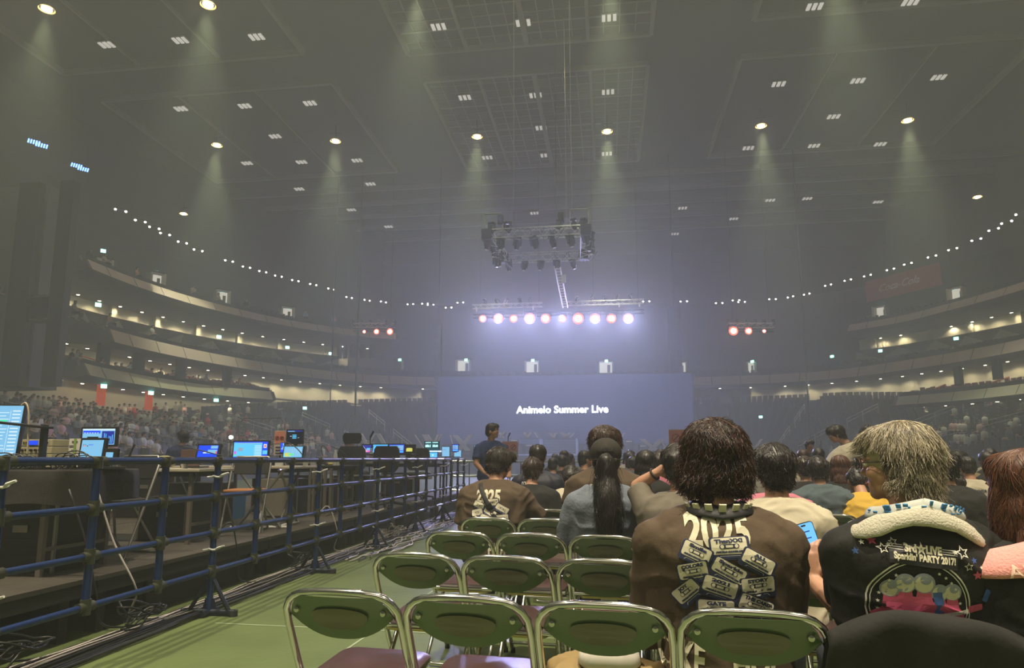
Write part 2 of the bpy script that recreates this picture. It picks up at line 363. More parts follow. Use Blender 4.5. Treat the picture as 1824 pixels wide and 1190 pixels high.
# back walls of the balconies
wt = struct('wall_1', sweep(f3l, [(9.0, 16.6), (9.3, 31)]), M['wall']); struct('wall_2', sweep(f3r, [(9.0, 16.6), (9.3, 31)]), M['wall'])
struct('wall_3', sweep([f for f in f2], [(8.4, 10.5), (8.6, 14.6), (9.0, 20.5)]), M['wall'])
def part_frames(fr, i0, i1): return fr[i0:i1]
NL0 = next(i for i, (p, n) in enumerate(f2) if p.y > 41); NL = next(i for i, (p, n) in enumerate(f2) if p.x > -24.5); NR = next(i for i, (p, n) in enumerate(f2) if p.x > 22.5)
# cream upper wall with a folded zigzag band, under the upper balconies
for nm, fr in (('left', f2[NL0:NL]), ('right', f2[NR:])):
    t = thing('folded_wall', 'cream folded zigzag wall lit by downlights, behind the middle balcony on the %s' % nm, 'wall', group='folded cream walls')
    sweep(fr, [(8.2, 11.5), (8.1, 14.3)]).build('upper_wall', M['cream'], t)
    lo = MB(); up = MB(); n = len(fr)
    st = 3
    for i in range(0, n-st, st):
        (a, na), (m_, nm_), (b, nb) = fr[i], fr[min(i+1, n-1)], fr[i+st]
        mid = (a+b)/2; nmd = (na+nb).normalized()
        def V(p, nn, o, z): return p+nn*o+Vector((0, 0, z))
        A = V(a, na, 6.9, 12.95); B = V(b, nb, 6.9, 12.95); Z1 = V(mid, nmd, 7.9, 11.85); a1 = V(a, na, 7.1, 12.8); b1 = V(b, nb, 7.1, 12.8)
        up.add([A, B, b1, Z1, a1], [(0, 1, 2, 3, 4)])
        fa = V(a, na, 7.4, 10.6); fb = V(b, nb, 7.4, 10.6); fm = V(mid, nmd, 8.1, 10.6)
        lo.add([a1, Z1, fm, fa], [(0, 1, 2, 3)]); lo.add([Z1, b1, fb, fm], [(0, 1, 2, 3)])
        up.add([A, B, V(b, nb, 8.2, 13.0), V(a, na, 8.2, 13.0)], [(0, 1, 2, 3)])
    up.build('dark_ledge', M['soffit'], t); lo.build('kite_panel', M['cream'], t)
    pl = MB()
    for i in range(1, n-1, 4):
        p, nn = fr[i]; c = p+nn*7.9; pl.box((c.x, c.y, 13.6), (.35, .5, 1.25), math.atan2(nn.y, nn.x))
    pl.build('pilaster', M['cream'], t)
# cream walls under the middle and lower balconies
struct('wall_4', sweep(f2[:NL+6], [(4.6, 3.5), (4.6, 9.6)]), M['cream'])
struct('wall_5', sweep(f2[NR-8:], [(4.6, 3.0), (4.6, 9.6)]), M['cream'])
struct('wall_6', sweep(f2[NL+4:NR-6], [(6.8, 5.0), (6.8, 9.6)]), M['cream'])
struct('trim_1', sweep(f2[:NL+6], [(4.4, 7.4), (4.25, 7.3), (4.4, 7.2)]), M['soffit'])
struct('trim_2', sweep(f2[NR-8:], [(4.4, 7.2), (4.25, 7.1), (4.4, 7.0)]), M['soffit'])
# lower stand: rises outward, higher behind the stage
NF = len(f2)
def ztop(i):
    p = f2[i][0]
    return 4.2+3.3*max(0.0, min(1.0, (p.y-50)/24))
ROWS = 17; OI, OO = -12.5, 4.4
def stand_pt(i, k, dz=0.0, do=0.0):
    p, nn = f2[i]; a = k/ROWS; return p+nn*(OI+(OO-OI)*a+do)+Vector((0, 0, .9+(ztop(i)-.9)*(k/(ROWS-1))+dz))
lt = thing('lower_stand', 'dark stepped lower stand curving round the floor and behind the stage', 'stand')
mb = MB(); pr = []
n = 2*ROWS
vs = []
for i in range(NF):
    vs.append(stand_pt(i, 0, -.95))
    for k in range(ROWS): vs.append(stand_pt(i, k)); q = stand_pt(i, k); p, nn = f2[i]; vs.append(q+nn*((OO-OI)/ROWS))
m_ = 1+2*ROWS; fs = [(i*m_+k, (i+1)*m_+k, (i+1)*m_+k+1, i*m_+k+1) for i in range(NF-1) for k in range(m_-1)]
mb.add(vs, fs).build('seating_steps', M['step'], lt)
ms = MB()
for i in range(NF-1):
    for k in range(ROWS):
        if i % 8 == 0: continue
        A = stand_pt(i, k); B = stand_pt(i+1, k); nn = f2[i][1]; d = (B-A).length; q = max(1, int(d/.52)); rz = math.atan2((B-A).y, (B-A).x)
        for j in range(q):
            c = A.lerp(B, (j+.5)/q)+nn*.72; ms.box((c.x, c.y, c.z+.45), (.495, .09, .66), rz)
tag(ms.build('stadium_seats', M['seat']), 'dark folding seat rows on the lower stand', 'seats', kind='stuff')
# stair rails down the aisles
for i in range(8, NF-2, 8):
    for seg in ((2, 6), (8, 12)):
        a = stand_pt(i, seg[0], .0); b = stand_pt(i, seg[1], .0); m = MB(); tdir = (f2[i+1][0]-f2[i][0]).normalized()*.5
        for h in (.95, .65): m.rod(a+tdir+Vector((0, 0, h)), b+tdir+Vector((0, 0, h)), .035, 6)
        for q in range(3):
            c = a.lerp(b, q/2)+tdir; m.rod(c, c+Vector((0, 0, .95)), .03, 6)
        side = 'left' if a.x < -5 else 'right'
        RC = globals().setdefault('RC', {}); RC[side] = RC.get(side, -1)+1
        tag(m.build('stair_rail', M['rail']), 'steel stair rail of the %s lower stand, %s counted clockwise' % (side, ORD(RC[side])), 'handrail', 'stair rails of the %s lower stand' % side)
# red rails on the lower balcony aisles
for fr, side, z in ((f1l, 'left', 6.9), (f1r, 'right', 6.3)):
    for i in range(3, len(fr)-1, 5):
        p, nn = fr[i]; m = MB()
        for h in (.95, .6): m.rod(p+nn*.9+Vector((0, 0, z+h)), p+nn*2.6+Vector((0, 0, z+h+.5)), .06, 6)
        for q in (.9, 1.7, 2.6): m.rod(p+nn*q+Vector((0, 0, z)), p+nn*q+Vector((0, 0, z+.9+(q-.9)*.3)), .05, 6)
        tag(m.build('aisle_rail', M['railred']), 'short orange-red aisle rail on the lower %s balcony, %s from its left end' % (side, ORD(i//5)), 'handrail', 'orange-red aisle rails, %s' % side)
# downlights under each soffit
dl = thing('downlight', 'small round downlight', 'downlight', group='downlights')
MB().disc((0, 0, -.03), .12, 10, (0, 0, -1)).build('lens', M['down'], dl)
MB().tube([(0, 0, .04), (0, 0, -.02)], [.17, .17], 10).build('ring', M['soffit'], dl)
first = True
def downlights(fr, o, z, stp, label, group, power=0, every=1):
    global first
    nth = -1
    for i in range(1, len(fr)-1, stp):
        nth += 1
        p, nn = fr[i]; q = p+nn*o+Vector((0, 0, z)); c = dl if first else copy_tree(dl); first = False
        c.location = q; c['label'] = label+', %s from its left end' % ORD(nth); c['group'] = group
        if power and (i // stp) % every == 0: spot(q-Vector((0, 0, .06)), q-Vector((0, 0, 3)), power, (1, .88, .52), 150, .6, .06, 'downlight_light')
downlights(f3l, 5.3, 14.1, 2, 'small round downlight under the upper left balcony', 'downlights under the upper left balcony', 110, 1)
downlights(f3r, 4.7, 14.1, 2, 'small round downlight under the upper right balcony', 'downlights under the upper right balcony', 90, 1)
downlights(f2[NL0:NL+4], 3.6, 9.25, 2, 'small round downlight under the middle balcony on the left', 'downlights under the middle left balcony', 130, 1)
downlights(f2[NR-6:], 3.6, 9.25, 2, 'small round downlight under the middle balcony on the right', 'downlights under the middle right balcony', 90, 1)
downlights(f2[NL+4:NR-6], 3.6, 9.25, 3, 'small round downlight under the middle balcony behind the stage', 'downlights behind the stage', 60, 2)
downlights(f1l, 2.4, 6.42, 2, 'small round downlight under the lower left balcony', 'downlights under the lower left balcony', 70, 2)
downlights(f1r, 2.4, 5.85, 2, 'small round downlight under the lower right balcony', 'downlights under the lower right balcony', 70, 2)
# pairs of small white lamps on the ring high above the upper balconies
pl = thing('twin_lamp', 'pair of small white lamps', 'twin lamp', group='twin lamps')
for k in (-1, 1): MB().ball((.36*k, 0, 0), (.09, .09, .07), 8, 6).build('lens', M['white'], pl)
MB().box((0, 0, .12), (1.1, .1, .08)).build('bar', M['dark'], pl)
PR = [(215, 375), (250, 394), (275, 406), (294, 417), (325, 432), (353, 446), (408, 465), (439, 476), (468, 484), (496, 492), (526, 500), (558, 507), (590, 515), (622, 530), (654, 535), (683, 538), (731, 542), (757, 541), (767, 543), (820, 539), (799, 548),
      (1151, 537), (1218, 537), (1281, 540), (1311, 535), (1321, 538), (1376, 533), (1408, 529), (1437, 524), (1475, 508), (1510, 499), (1545, 491), (1586, 480), (1617, 470), (1660, 457), (1697, 444), (1739, 427), (1770, 409), (1793, 396), (1819, 380)]
for i, (px, py) in enumerate(PR):
    c = pl if i == 0 else copy_tree(pl); s = 'left' if px < 900 else 'right'
    c.location = at(px, py, z=20.0) if not 690 < px < 1380 else at(px, py, Y=80)
    c['label'] = 'pair of small white lamps, %s from the left on the %s high ring' % (ORD(i if px < 900 else i-21), s); c['group'] = 'twin lamps on the %s of the ring' % s
    c.rotation_euler = (0, 0, (.9 if px < 900 else -.9) if not 690 < px < 1380 else 0)
# exit signs and lit doorways of the stands
ex = MB().box((0, 0, 0), (.36, .10, .26)).build('exit_sign', M['exit'])
EX = [(184, 447, 't3', 'left'), (278, 485, 't3', 'left'), (397, 522, 't3', 'left'), (514, 549, 't3', 'left'), (636, 571, 't3', 'left'), (175, 543, 'f', 'left'), (390, 600, 'f', 'left'), (512, 619, 'f', 'left'), (589, 630, 'f', 'left'),
      (184, 621, 'a', 'left'), (247, 635, 'a', 'left'), (185, 688, 'b', 'left'), (269, 700, 'b', 'left'), (385, 713, 'b', 'left'), (543, 727, 'b', 'left'), (692, 731, 's', 'left'),
      (712, 641, 'u', 'middle'), (830, 641, 'u', 'middle'), (949, 642, 'u', 'middle'), (1080, 643, 'u', 'middle'), (1207, 644, 'u', 'middle'), (1340, 644, 'u', 'right'), (1482, 635, 'u', 'right'),
      (1355, 743, 's', 'right'), (1528, 742, 's', 'right'), (1566, 545, 't3', 'right'), (1700, 514, 't3', 'right'), (1568, 625, 'f', 'right'), (1703, 603, 'f', 'right'), (1777, 662, 'a', 'right'), (1707, 732, 'b', 'right')]
def near(fr, p): return min(range(len(fr)), key=lambda i: (fr[i][0]-Vector((p.x, p.y, 0))).length)
for i, (px, py, lv, side) in enumerate(EX):
    c = ex if i == 0 else ex.copy()
    if i: C.objects.link(c)
    zz = {'t3': 17.9, 'f': 11.9, 'a': 8.9, 'b': 6.2}.get(lv)
    p = at(px, py, z=zz) if zz else at(px, py, Y=(80 if lv == 'u' else 76))
    c.location = p; c.rotation_euler = (0, 0, {'left': .9, 'middle': 0, 'right': -.8}[side])
    where = {'t3': 'above a doorway of the upper %s balcony', 'f': 'at a doorway of the middle %s balcony', 'a': 'above the lower %s balcony', 'b': 'on the wall of the lower %s stand', 's': 'over a gangway of the %s lower stand', 'u': 'over a lit doorway above the stage, %s'}[lv] % side
    EC = globals().setdefault('EC', {}); EC[where] = EC.get(where, -1)+1
    tag(c, 'small green exit sign '+where+', %s from the left' % ORD(EC[where]), 'exit sign', 'exit signs '+where)
def doorway(px, py, w, h, face, lv, label, dark=False):
    """a vomitory: lit opening with pale jambs"""
    zz = {'t3': 16.6, 'f': 11.3, 'b': 4.9}.get(lv); p = at(px, py, z=zz) if zz else at(px, py, Y=(80.6 if lv == 'u' else 76.5))
    t = thing('gangway_door', label, 'doorway', p, face)
    b = MB(); b.box((0, .5, 0), (w, .1, h)); b.build('lit_wall', M['black'] if dark else M['lit'], t)
    for s in (-1, 1): MB().box((s*w/2, .1, 0), (.14, .9, h+.1)).build('jamb', M['cream'], t)
    MB().box((0, .1, h/2+.1), (w+.3, .9, .14)).build('lintel', M['dark'], t)
    if not dark: MB().box((w*.22, .42, -h*.12), (w*.22, .08, h*.76)).build('door_leaf', M['soffit'], t)
D = [(185, 474, 1.1, 1.0, .95, 't3'), (280, 499, 1.1, 1.1, .95, 't3'), (396, 531, 1.25, 1.35, .8, 't3'), (512, 559, 1.25, 1.3, .7, 't3'), (1568, 556, 1.25, 1.15, -.8, 't3'), (1703, 524, 1.25, 1.15, -.9, 't3')]
for k, d in enumerate(D):
    doorway(*d, label='bright doorway of the %s balcony, %s from the %s' % ('upper left' if k < 4 else 'upper right', ['first', 'second', 'third', 'fourth', 'first', 'second'][k], 'pillar' if k < 4 else 'stage'))
for k, (px, py) in enumerate(((706, 653), (825, 651), (948, 653), (1079, 654), (1210, 655))):
    doorway(px, py, 1.6, 1.25, 0, 'u', 'brightly lit gangway door above the stage, %s of the five' % ['leftmost', 'second', 'middle', 'fourth', 'rightmost'][k])
doorway(1338, 655, .9, 1.2, 0, 'u', 'dim narrow gangway door left of the right red lamps')

# orange doors under the lower left balcony and dark door recesses behind the balcony seats
for i, (px, py) in enumerate(((180, 704), (265, 713))):
    p = at(px, py, z=5.75); tag(MB().box((0, 0, 0), (.12, .8, 1.5)).box((.08, .28, 0), (.06, .06, .3)).build('door_%d' % (i+1), M['orange'], loc=p), kind='structure')
for i, (px, py) in enumerate(((184, 634), (247, 647), (322, 659), (404, 671), (1707, 668), (1776, 657))):
    p = at(px, py, z=8.35); tag(MB().box((0, 0, 0), (.3, 1.0, 1.7)).build('door_%d' % (i+3), M['black'], loc=p), kind='structure')
# the big dark wall block beside the left balconies, with a window recess
a = at(124, 500, Y=36.4); X1 = a.x; m = MB()
m.box((X1-9, 35.2, 11.2), (18, 2.0, 12.0)); struct('wall_block', m, mat('block_wall_grey', (.16, .165, .16), .85, scale=.3))
for i, (px, w_) in enumerate(((112, .9), (44, 1.3))):
    p = at(px, 500, Y=34.1); struct('pillar_%d' % (i+1), MB().box((p.x, 34.0, 11.2), (w_, .5, 12.0)), M['wall'])
p = at(74, 549, Y=34.1); wn = thing('wall_window', 'recessed window with a pale frame in the dark wall block at the left', 'window', (p.x, 34.05, p.z)); ww, wh = 2.0, 1.35
MB().box((0, .06, 0), (ww, .06, wh)).build('glass', mat('window_dark_glass', (.05, .055, .05), .2), wn)
f = MB()
for s in (-1, 1): f.box((s*ww/2, -.02, 0), (.12, .2, wh+.12)).box((0, -.02, s*wh/2), (ww+.12, .2, .12))
f.build('window_frame', M['rail'], wn); MB().box((0, -.06, -wh/2-.16), (ww+.4, .3, .1)).build('window_sill', M['soffit'], wn)
# ---------------------------------------------------------------- stage
M['led'] = mat('led_wall_blue', (0.02, 0.022, 0.035), .5, emis=(.10, .13, .42), es=.16)
M['ledtext'] = emat('led_text_white', (.62, .70, 1.0), 16)
M['deco'] = mat('stage_set_pale', (0.50, 0.42, 0.40), .6)
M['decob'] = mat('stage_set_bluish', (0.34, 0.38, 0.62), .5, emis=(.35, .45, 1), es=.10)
M['truss'] = mat('truss_aluminium', (0.72, 0.69, 0.66), .4, .5)
M['blk'] = mat('stage_black', (0.02, 0.02, 0.022), .6)
M['fixw'] = mat('fixture_pale', (.75, .70, .66), .45, emis=(1, .93, .9), es=.05)
def text_mesh(s, size, bold=0.0, ext=0.01, shear=0.0, space=1.0, align='CENTER'):
    cu = bpy.data.curves.new('txt', 'FONT'); cu.body = s; cu.size = size; cu.offset = bold; cu.extrude = ext; cu.shear = shear; cu.space_character = space; cu.align_x = align; cu.align_y = 'CENTER'; cu.resolution_u = 3
    o = bpy.data.objects.new('txt', cu); TS.collection.objects.link(o); dg = bench_dg()
    me = bpy.data.meshes.new_from_object(o.evaluated_get(dg)); bpy.data.objects.remove(o); return me
def text_obj(name, s, size, m, parent=None, loc=(0, 0, 0), rot=(PI/2, 0, 0), width=None, **k):
    me = text_mesh(s, size, **k); me.materials.clear(); me.materials.append(m)
    o = bpy.data.objects.new(name, me); C.objects.link(o); o.location = loc; o.rotation_euler = rot
    if width:
        xs = [v.co.x for v in me.vertices]; f = width/(max(xs)-min(xs)); o.scale = (f, f, 1)
    if parent: o.parent = parent
    return o
stg = tag(MB().box((0, 0, 0), (27, 6.6, 1.5)).build('stage_platform', M['blk'], loc=(-4.2, 57.6, .75)), 'low black stage platform in front of the blue screen', 'stage')
led = thing('led_screen', 'wide dark blue led wall with glowing white words', 'screen', (-4.0, 60.2, 0))
MB().box((0, 0, 4.5), (22.4, .3, 6.0)).build('panel', M['led'], led)
MB().box((0, .3, 4.5), (22.8, .3, 6.3)).build('back_frame', M['blk'], led)
text_obj('lettering', 'Animelo Summer Live', 1.0, M['ledtext'], led, (0, -.18, 4.45+.0), bold=.018, width=8.05, space=1.03)
led.location.z = 1.0
def beam(a, b, wd, m, name, label, cat, group=None, th=.12):
    pass
def vshape(px, py0, py1, segs, label, Y=56.0, m=None):
    """segs: pairs of (dx_top, dx_bottom, width) in px around px"""
    base = at(px, py1, Y=Y); top = at(px, py0, Y=Y); h = top.z-base.z; s = Y/1216
    t = thing('stage_set_piece', label, 'stage decoration', base, group=None)
    for dt, db, w_ in segs:
        MB().prism([((db-w_/2)*s, 0), ((db+w_/2)*s, 0), ((dt+w_/2)*s, h), ((dt-w_/2)*s, h)], (0, .18, 0)).build('slanted_board', m or M['deco'], t)
    MB().box((0, .15, -.05), (1.6, .3, .1)).build('foot', M['blk'], t)
vshape(655, 772, 800, [(-15, 2, 6), (12, -4, 3), (18, 36, 8)], 'pale slanted stage boards at the far left of the stage')
vshape(768, 774, 802, [(-12, 5, 12), (12, 0, 4), (18, 4, 3), (-32, -12, 2)], 'pale v-shaped stage board, left of the x-shaped one')
vshape(823, 775, 803, [(-14, 10, 9), (16, -8, 9), (-22, -14, 2)], 'pale x-shaped stage board left of the stage centre')
vshape(893, 770, 780, [(-4, 4, 5), (6, -2, 4)], 'small pale v-shaped board on the left of the stage', 58)
vshape(942, 770, 780, [(-8, -2, 5), (4, -3, 5), (10, 16, 3)], 'small pale w-shaped board left of the steps', 58)
vshape(997, 771, 780, [(-18, -10, 6), (-6, -12, 6), (4, 12, 7), (18, 10, 6), (26, 18, 3)], 'row of pale and pink chevrons above the stage steps', 58.5)
vshape(1100, 771, 782, [(-4, 6, 7), (12, 4, 3)], 'small pink slanted board right of the stage centre', 58)
vshape(1162, 782, 806, [(-17, 12, 10), (18, -8, 10), (14, 26, 2)], 'pale x-shaped stage board right of the stage centre')
vshape(1345, 782, 800, [(-14, 2, 4), (12, 0, 4), (-24, -8, 3)], 'pale v-shaped stage board at the right of the stage')
# central steps with bluish edges
b0 = at(995, 802, Y=55); stp = thing('stage_steps', 'wide dark stage steps with bluish side posts in the middle of the stage', 'steps', (b0.x, 55, 1.5))
mb = MB()
for k in range(9): mb.box((0, k*.18, .07+.13*k), (2.7, .2, .14))
mb.build('treads', mat('steps_dark_blue', (.05, .06, .11), .5), stp)
mb = MB()
for k in range(9): mb.box((0, k*.18-.10, .13+.13*k), (2.7, .02, .02))
mb.build('nosing', M['decob'], stp)
for s in (-1, 1): MB().box((s*1.45, .6, .65), (.12, 1.6, 1.3)).build('side_post', M['decob'], stp)
tag(MB().box((0, 0, 0), (12, .1, .1)).build('stage_edge_light', M['decob'], loc=(-4.2, 54.25, 1.5)), 'bluish light strip along the front edge of the stage', 'light strip')
# drum kit, amps and microphone stands
R_.seed(3)
for i in range(14):
    x = -11+i*1.05+R_.uniform(-.2, .2)
    if -6 < x < -2.2: continue
    h = R_.uniform(.5, 1.3)
    t = thing('amplifier', 'dark amplifier cabinet on the stage, %s of the steps, %s of the cabinets' % ('left' if x < -4 else 'right', ORD(i)), 'amplifier', (x, 57.5+R_.random(), 1.5), group='amplifiers %s of the steps' % ('left' if x < -4 else 'right'))
    MB().box((0, 0, h/2), (.7, .5, h)).build('cabinet', M['blk'], t, bevel=.03); MB().disc((0, -.27, h*.55), .22, 14, (0, -1, 0)).build('speaker_cone', M['dark'], t)
    MB().box((0, -.26, h-.08), (.5, .02, .07)).build('control_strip', M['fixw'], t)
# red-hot lamps over the stage
rp = thing('red_stage_lamp', 'red lamp', 'stage lamp', group='row of red lamps over the stage')
MB().ball((0, -.12, 0), (.24, .10, .22), 14, 8).build('lens', M['red'], rp, smooth=True)
MB().tube([(0, -.14, 0), (0, -.10, 0)], [.23, .38], 18, caps=False).build('halo_ring', M['redhalo'], rp)  # added glowing ring in place of the red bloom around the lens
MB().tube([(0, -.1, 0), (0, .25, 0), (0, .5, 0)], [.33, .30, .16], 14).build('housing', M['blk'], rp, smooth=True)
MB().tube([(-.4, .1, 0), (-.4, .1, .55), (.4, .1, .55), (.4, .1, 0)], .035, 6).build('yoke', M['blk'], rp)
ords = ['first', 'second', 'third', 'fourth', 'fifth', 'sixth', 'seventh', 'eighth', 'ninth', 'tenth']
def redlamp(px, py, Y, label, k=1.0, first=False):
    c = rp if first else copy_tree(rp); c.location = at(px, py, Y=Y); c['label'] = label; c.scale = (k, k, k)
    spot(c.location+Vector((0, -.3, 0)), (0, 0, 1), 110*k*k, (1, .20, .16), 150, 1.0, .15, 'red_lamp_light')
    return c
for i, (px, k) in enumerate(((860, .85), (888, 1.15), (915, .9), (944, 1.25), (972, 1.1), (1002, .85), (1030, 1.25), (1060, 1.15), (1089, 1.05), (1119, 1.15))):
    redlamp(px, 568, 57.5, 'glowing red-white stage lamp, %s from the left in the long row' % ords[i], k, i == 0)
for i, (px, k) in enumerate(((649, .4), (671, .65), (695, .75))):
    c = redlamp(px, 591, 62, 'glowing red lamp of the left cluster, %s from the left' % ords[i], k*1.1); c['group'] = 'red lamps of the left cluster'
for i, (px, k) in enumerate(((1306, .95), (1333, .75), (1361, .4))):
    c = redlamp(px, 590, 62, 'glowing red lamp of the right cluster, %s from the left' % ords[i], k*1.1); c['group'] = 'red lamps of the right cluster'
# trusses
def truss(a, b, w_=.4, name='truss', parent=None, m=None, bay=.5, r=.028, mb=None):
    a = Vector(a); b = Vector(b); d = (b-a); L = d.length; d.normalize(); up = Vector((0, 0, 1)) if abs(d.z) < .9 else Vector((0, 1, 0)); s = d.cross(up).normalized(); u = s.cross(d).normalized()
    own = mb is None; mb = mb or MB(); co = [(s*i+u*j)*(w_/2) for i, j in ((-1, -1), (1, -1), (1, 1), (-1, 1))]
    for c in co: mb.rod(a+c, b+c, r, 5)
    n = max(2, int(L/bay))
    for k in range(n):
        p = a+d*(L*k/n); q = a+d*(L*(k+1)/n)
        for i in range(4):
            c0, c1 = co[i], co[(i+1) % 4]; mb.rod(p+(c0 if k % 2 else c1), q+(c1 if k % 2 else c0), r*.6, 4)
    if own: return mb.build(name, m or M['truss'], parent)
    return mb
t = thing('front_truss', 'long thin lighting truss above the row of red lamps', 'truss', at(995, 548, Y=58))
for x0, x1 in ((-7.6, -1.4), (.8, 7.3)): truss((x0, 0, .3), (x1, 0, .3), .35, 'truss_segment', t)
truss((-7.6, .3, -.5), (7.3, .3, -.5), .3, 'lamp_bar', t, M['blk'])
for x in (-6.9, -1.7, 3.0, 6.8): MB().rod((x, 0, .5), (x, 0, 15.5), .012, 5).build('hoist_cable', M['dark'], t)
for x in (-7.2, -2.2, 5.2, 6.9): MB().box((x, -.2, 0), (.12, .12, .35)).build('clamp', M['fixw'], t)
mh = thing('moving_head', 'small moving head lamp', 'stage lamp')
MB().box((0, 0, .18), (.34, .3, .12)).build('base', M['dark'], mh, bevel=.02)
for s in (-1, 1): MB().box((s*.17, 0, -.02), (.05, .16, .36)).build('yoke_arm', M['dark'], mh)
MB().tube([(0, 0, .08), (0, 0, -.1), (0, 0, -.36)], [.12, .15, .10], 12).build('head', M['blk'], mh, smooth=True)
MB().disc((0, 0, -.365), .09, 12, (0, 0, -1)).build('lens', M['fixw'], mh)
def movers(pts, label, group, first=[1], s=1.0, tilt=0):
    for i_, p in enumerate(pts):
        c = mh if first else copy_tree(mh); first.clear(); c.location = p; c['label'] = label+', %s from the left' % ORD(i_) if 'arm' not in label else label+', %s from the near end' % ORD(i_); c['group'] = group; c.scale = (s, s, s); c.rotation_euler = (R_.uniform(-.5, .5)+tilt, R_.uniform(-.3, .3), R_.uniform(0, 3))
tx = at(995, 548, Y=58)
movers([tx+Vector((x, 0, .75)) for x in (-6.5, -5.4, -4.6, -3.4, -2.5, 1.6, 2.9, 4.0, 5.1, 6.2)], 'small lamp standing along the long truss above the red lamps', 'small lamps on the long truss', s=.9)
for nm, px0, px1, py, side in (('left_cluster', 630, 703, 580, 'left'), ('right_cluster', 1297, 1378, 580, 'right')):
    a = at(px0, py, Y=62.3); b = at(px1, py, Y=62.3); t = thing('side_truss', 'short lighting truss of the %s lamp cluster beside the stage' % side, 'truss', (a+b)/2)
    h = (b-a)/2; truss(-h, h, .4, 'truss_segment', t); truss(-h+Vector((0, 0, -.45)), h+Vector((0, 0, -.45)), .25, 'lamp_bar', t, M['blk'])
    for s in (-.8, .8): MB().rod(h*s, h*s+Vector((0, 0, 17)), .012, 5).build('hoist_cable', M['dark'], t)
    movers([a.lerp(b, q/5)+Vector((0, 0, .35)) for q in range(6)], 'small lamp on the truss of the %s cluster' % side, 'small lamps of the %s cluster' % side, s=.8)
# the square ring of truss hung over the floor
rc = at(955, 415, Y=36.4); ring = thing('hanging_truss_ring', 'square ring of silver lighting truss hung over the floor', 'truss', (rc.x, 38.6, rc.z))
cs = [(-2.75, -2.2), (2.75, -2.2), (2.5, 2.4), (-2.5, 2.4)]
for k in range(4):
    a, b = cs[k], cs[(k+1) % 4]; truss((*a, 0), (*b, 0), .5, 'truss_segment', ring, bay=.45)
for x, y in cs: MB().box((x, y, 0), (.6, .6, .6)).build('corner_block', M['dark'], ring, bevel=.04)
for x, y in ((-1.25, -2.2), (1.45, 2.0), (2.0, -2.2)): MB().rod((x, y, .3), (x, y, 29.6-rc.z), .022, 5).build('hoist_cable', M['rail'], ring)
for sx in (-1, 1):
    MB().tube([(sx*2.9, -2.3, .2), (sx*2.9, -2.3, 1.15), (sx*1.9, -2.3, 1.15), (sx*1.9, -2.3, .2)], .04, 6).build('corner_frame', M['truss'], ring)
    MB().box((sx*2.4, -2.3, 1.2), (1.0, .25, .05)).build('shelf', M['truss'], ring)
for x in (-2.0, 1.4): MB().box((x, -2.2, .8), (.3, .3, .55)).build('hoist_motor', M['blk'], ring); 
cl = MB()
for q in range(9):
    x = R_.uniform(-2.6, 2.6); y = R_.choice((-2.2, 2.4)); cl.tube([(x, y, .25), (x+.2, y, -.45), (x+.5, y, -.3), (x+.8, y, .2)], .018, 5)
cl.tube([(-2.1, -2.1, -.1), (-2.0, -1.4, -1.2), (-1.7, .2, -1.3), (-2.0, 2.0, -.2)], .05, 8)
cl.build('cable_loop', M['dark'], ring)
O = ring.location
movers([O+Vector((x, -2.2, -.45)) for x in (-2.0, -1.05, -.1, .9, 1.9)], 'dark moving head lamp under the near side of the hanging ring', 'moving heads under the near side of the ring', s=1.25)
movers([O+Vector((x, 2.4, -.45)) for x in (-2.2, -1.2, -.2, .8, 1.8)], 'dark moving head lamp under the far side of the hanging ring', 'moving heads under the far side of the ring', s=1.1)
for sx, nm in ((-1, 'left'), (1, 'right')):
    movers([O+Vector((sx*(2.75+.2*(q % 2)), -2.0+.6*q, R_.uniform(-.5, .45))) for q in range(8)], 'lamp clamped on the %s arm of the hanging truss ring' % nm, 'lamps on the %s arm of the ring' % nm, s=1.15)
movers([O+Vector((x, -2.2, .45)) for x in (-2.5, -1.6, 1.3, 2.1, 2.6)], 'lamp standing on top of the near side of the ring', 'lamps on top of the near side of the ring', s=1.1)
# hanging ladder below the ring
a = at(992, 471, Y=44); b = at(1007, 548, Y=50); lad = thing('hanging_ladder', 'pale pinkish truss ladder slanting down behind the hanging ring', 'ladder', a); d = b-a
u = Vector((1, 0, 0))*.17; mb = MB()
for s in (-1, 1): MB().rod(u*s, d+u*s, .045, 6).build('side_rail', M['fixw'], lad)
for k in range(16): p = d*((k+.5)/16); mb.rod(p-u, p+u, .035, 5)
mb.build('rungs', M['fixw'], lad); MB().box((.42, 0, -1.0), (.3, .25, .5)).build('clamped_box', M['fixw'], lad, bevel=.03)
MB().rod((0, 0, 0), (0, 0, 29.6-a.z), .025, 5).build('hoist_cable', M['dark'], lad)
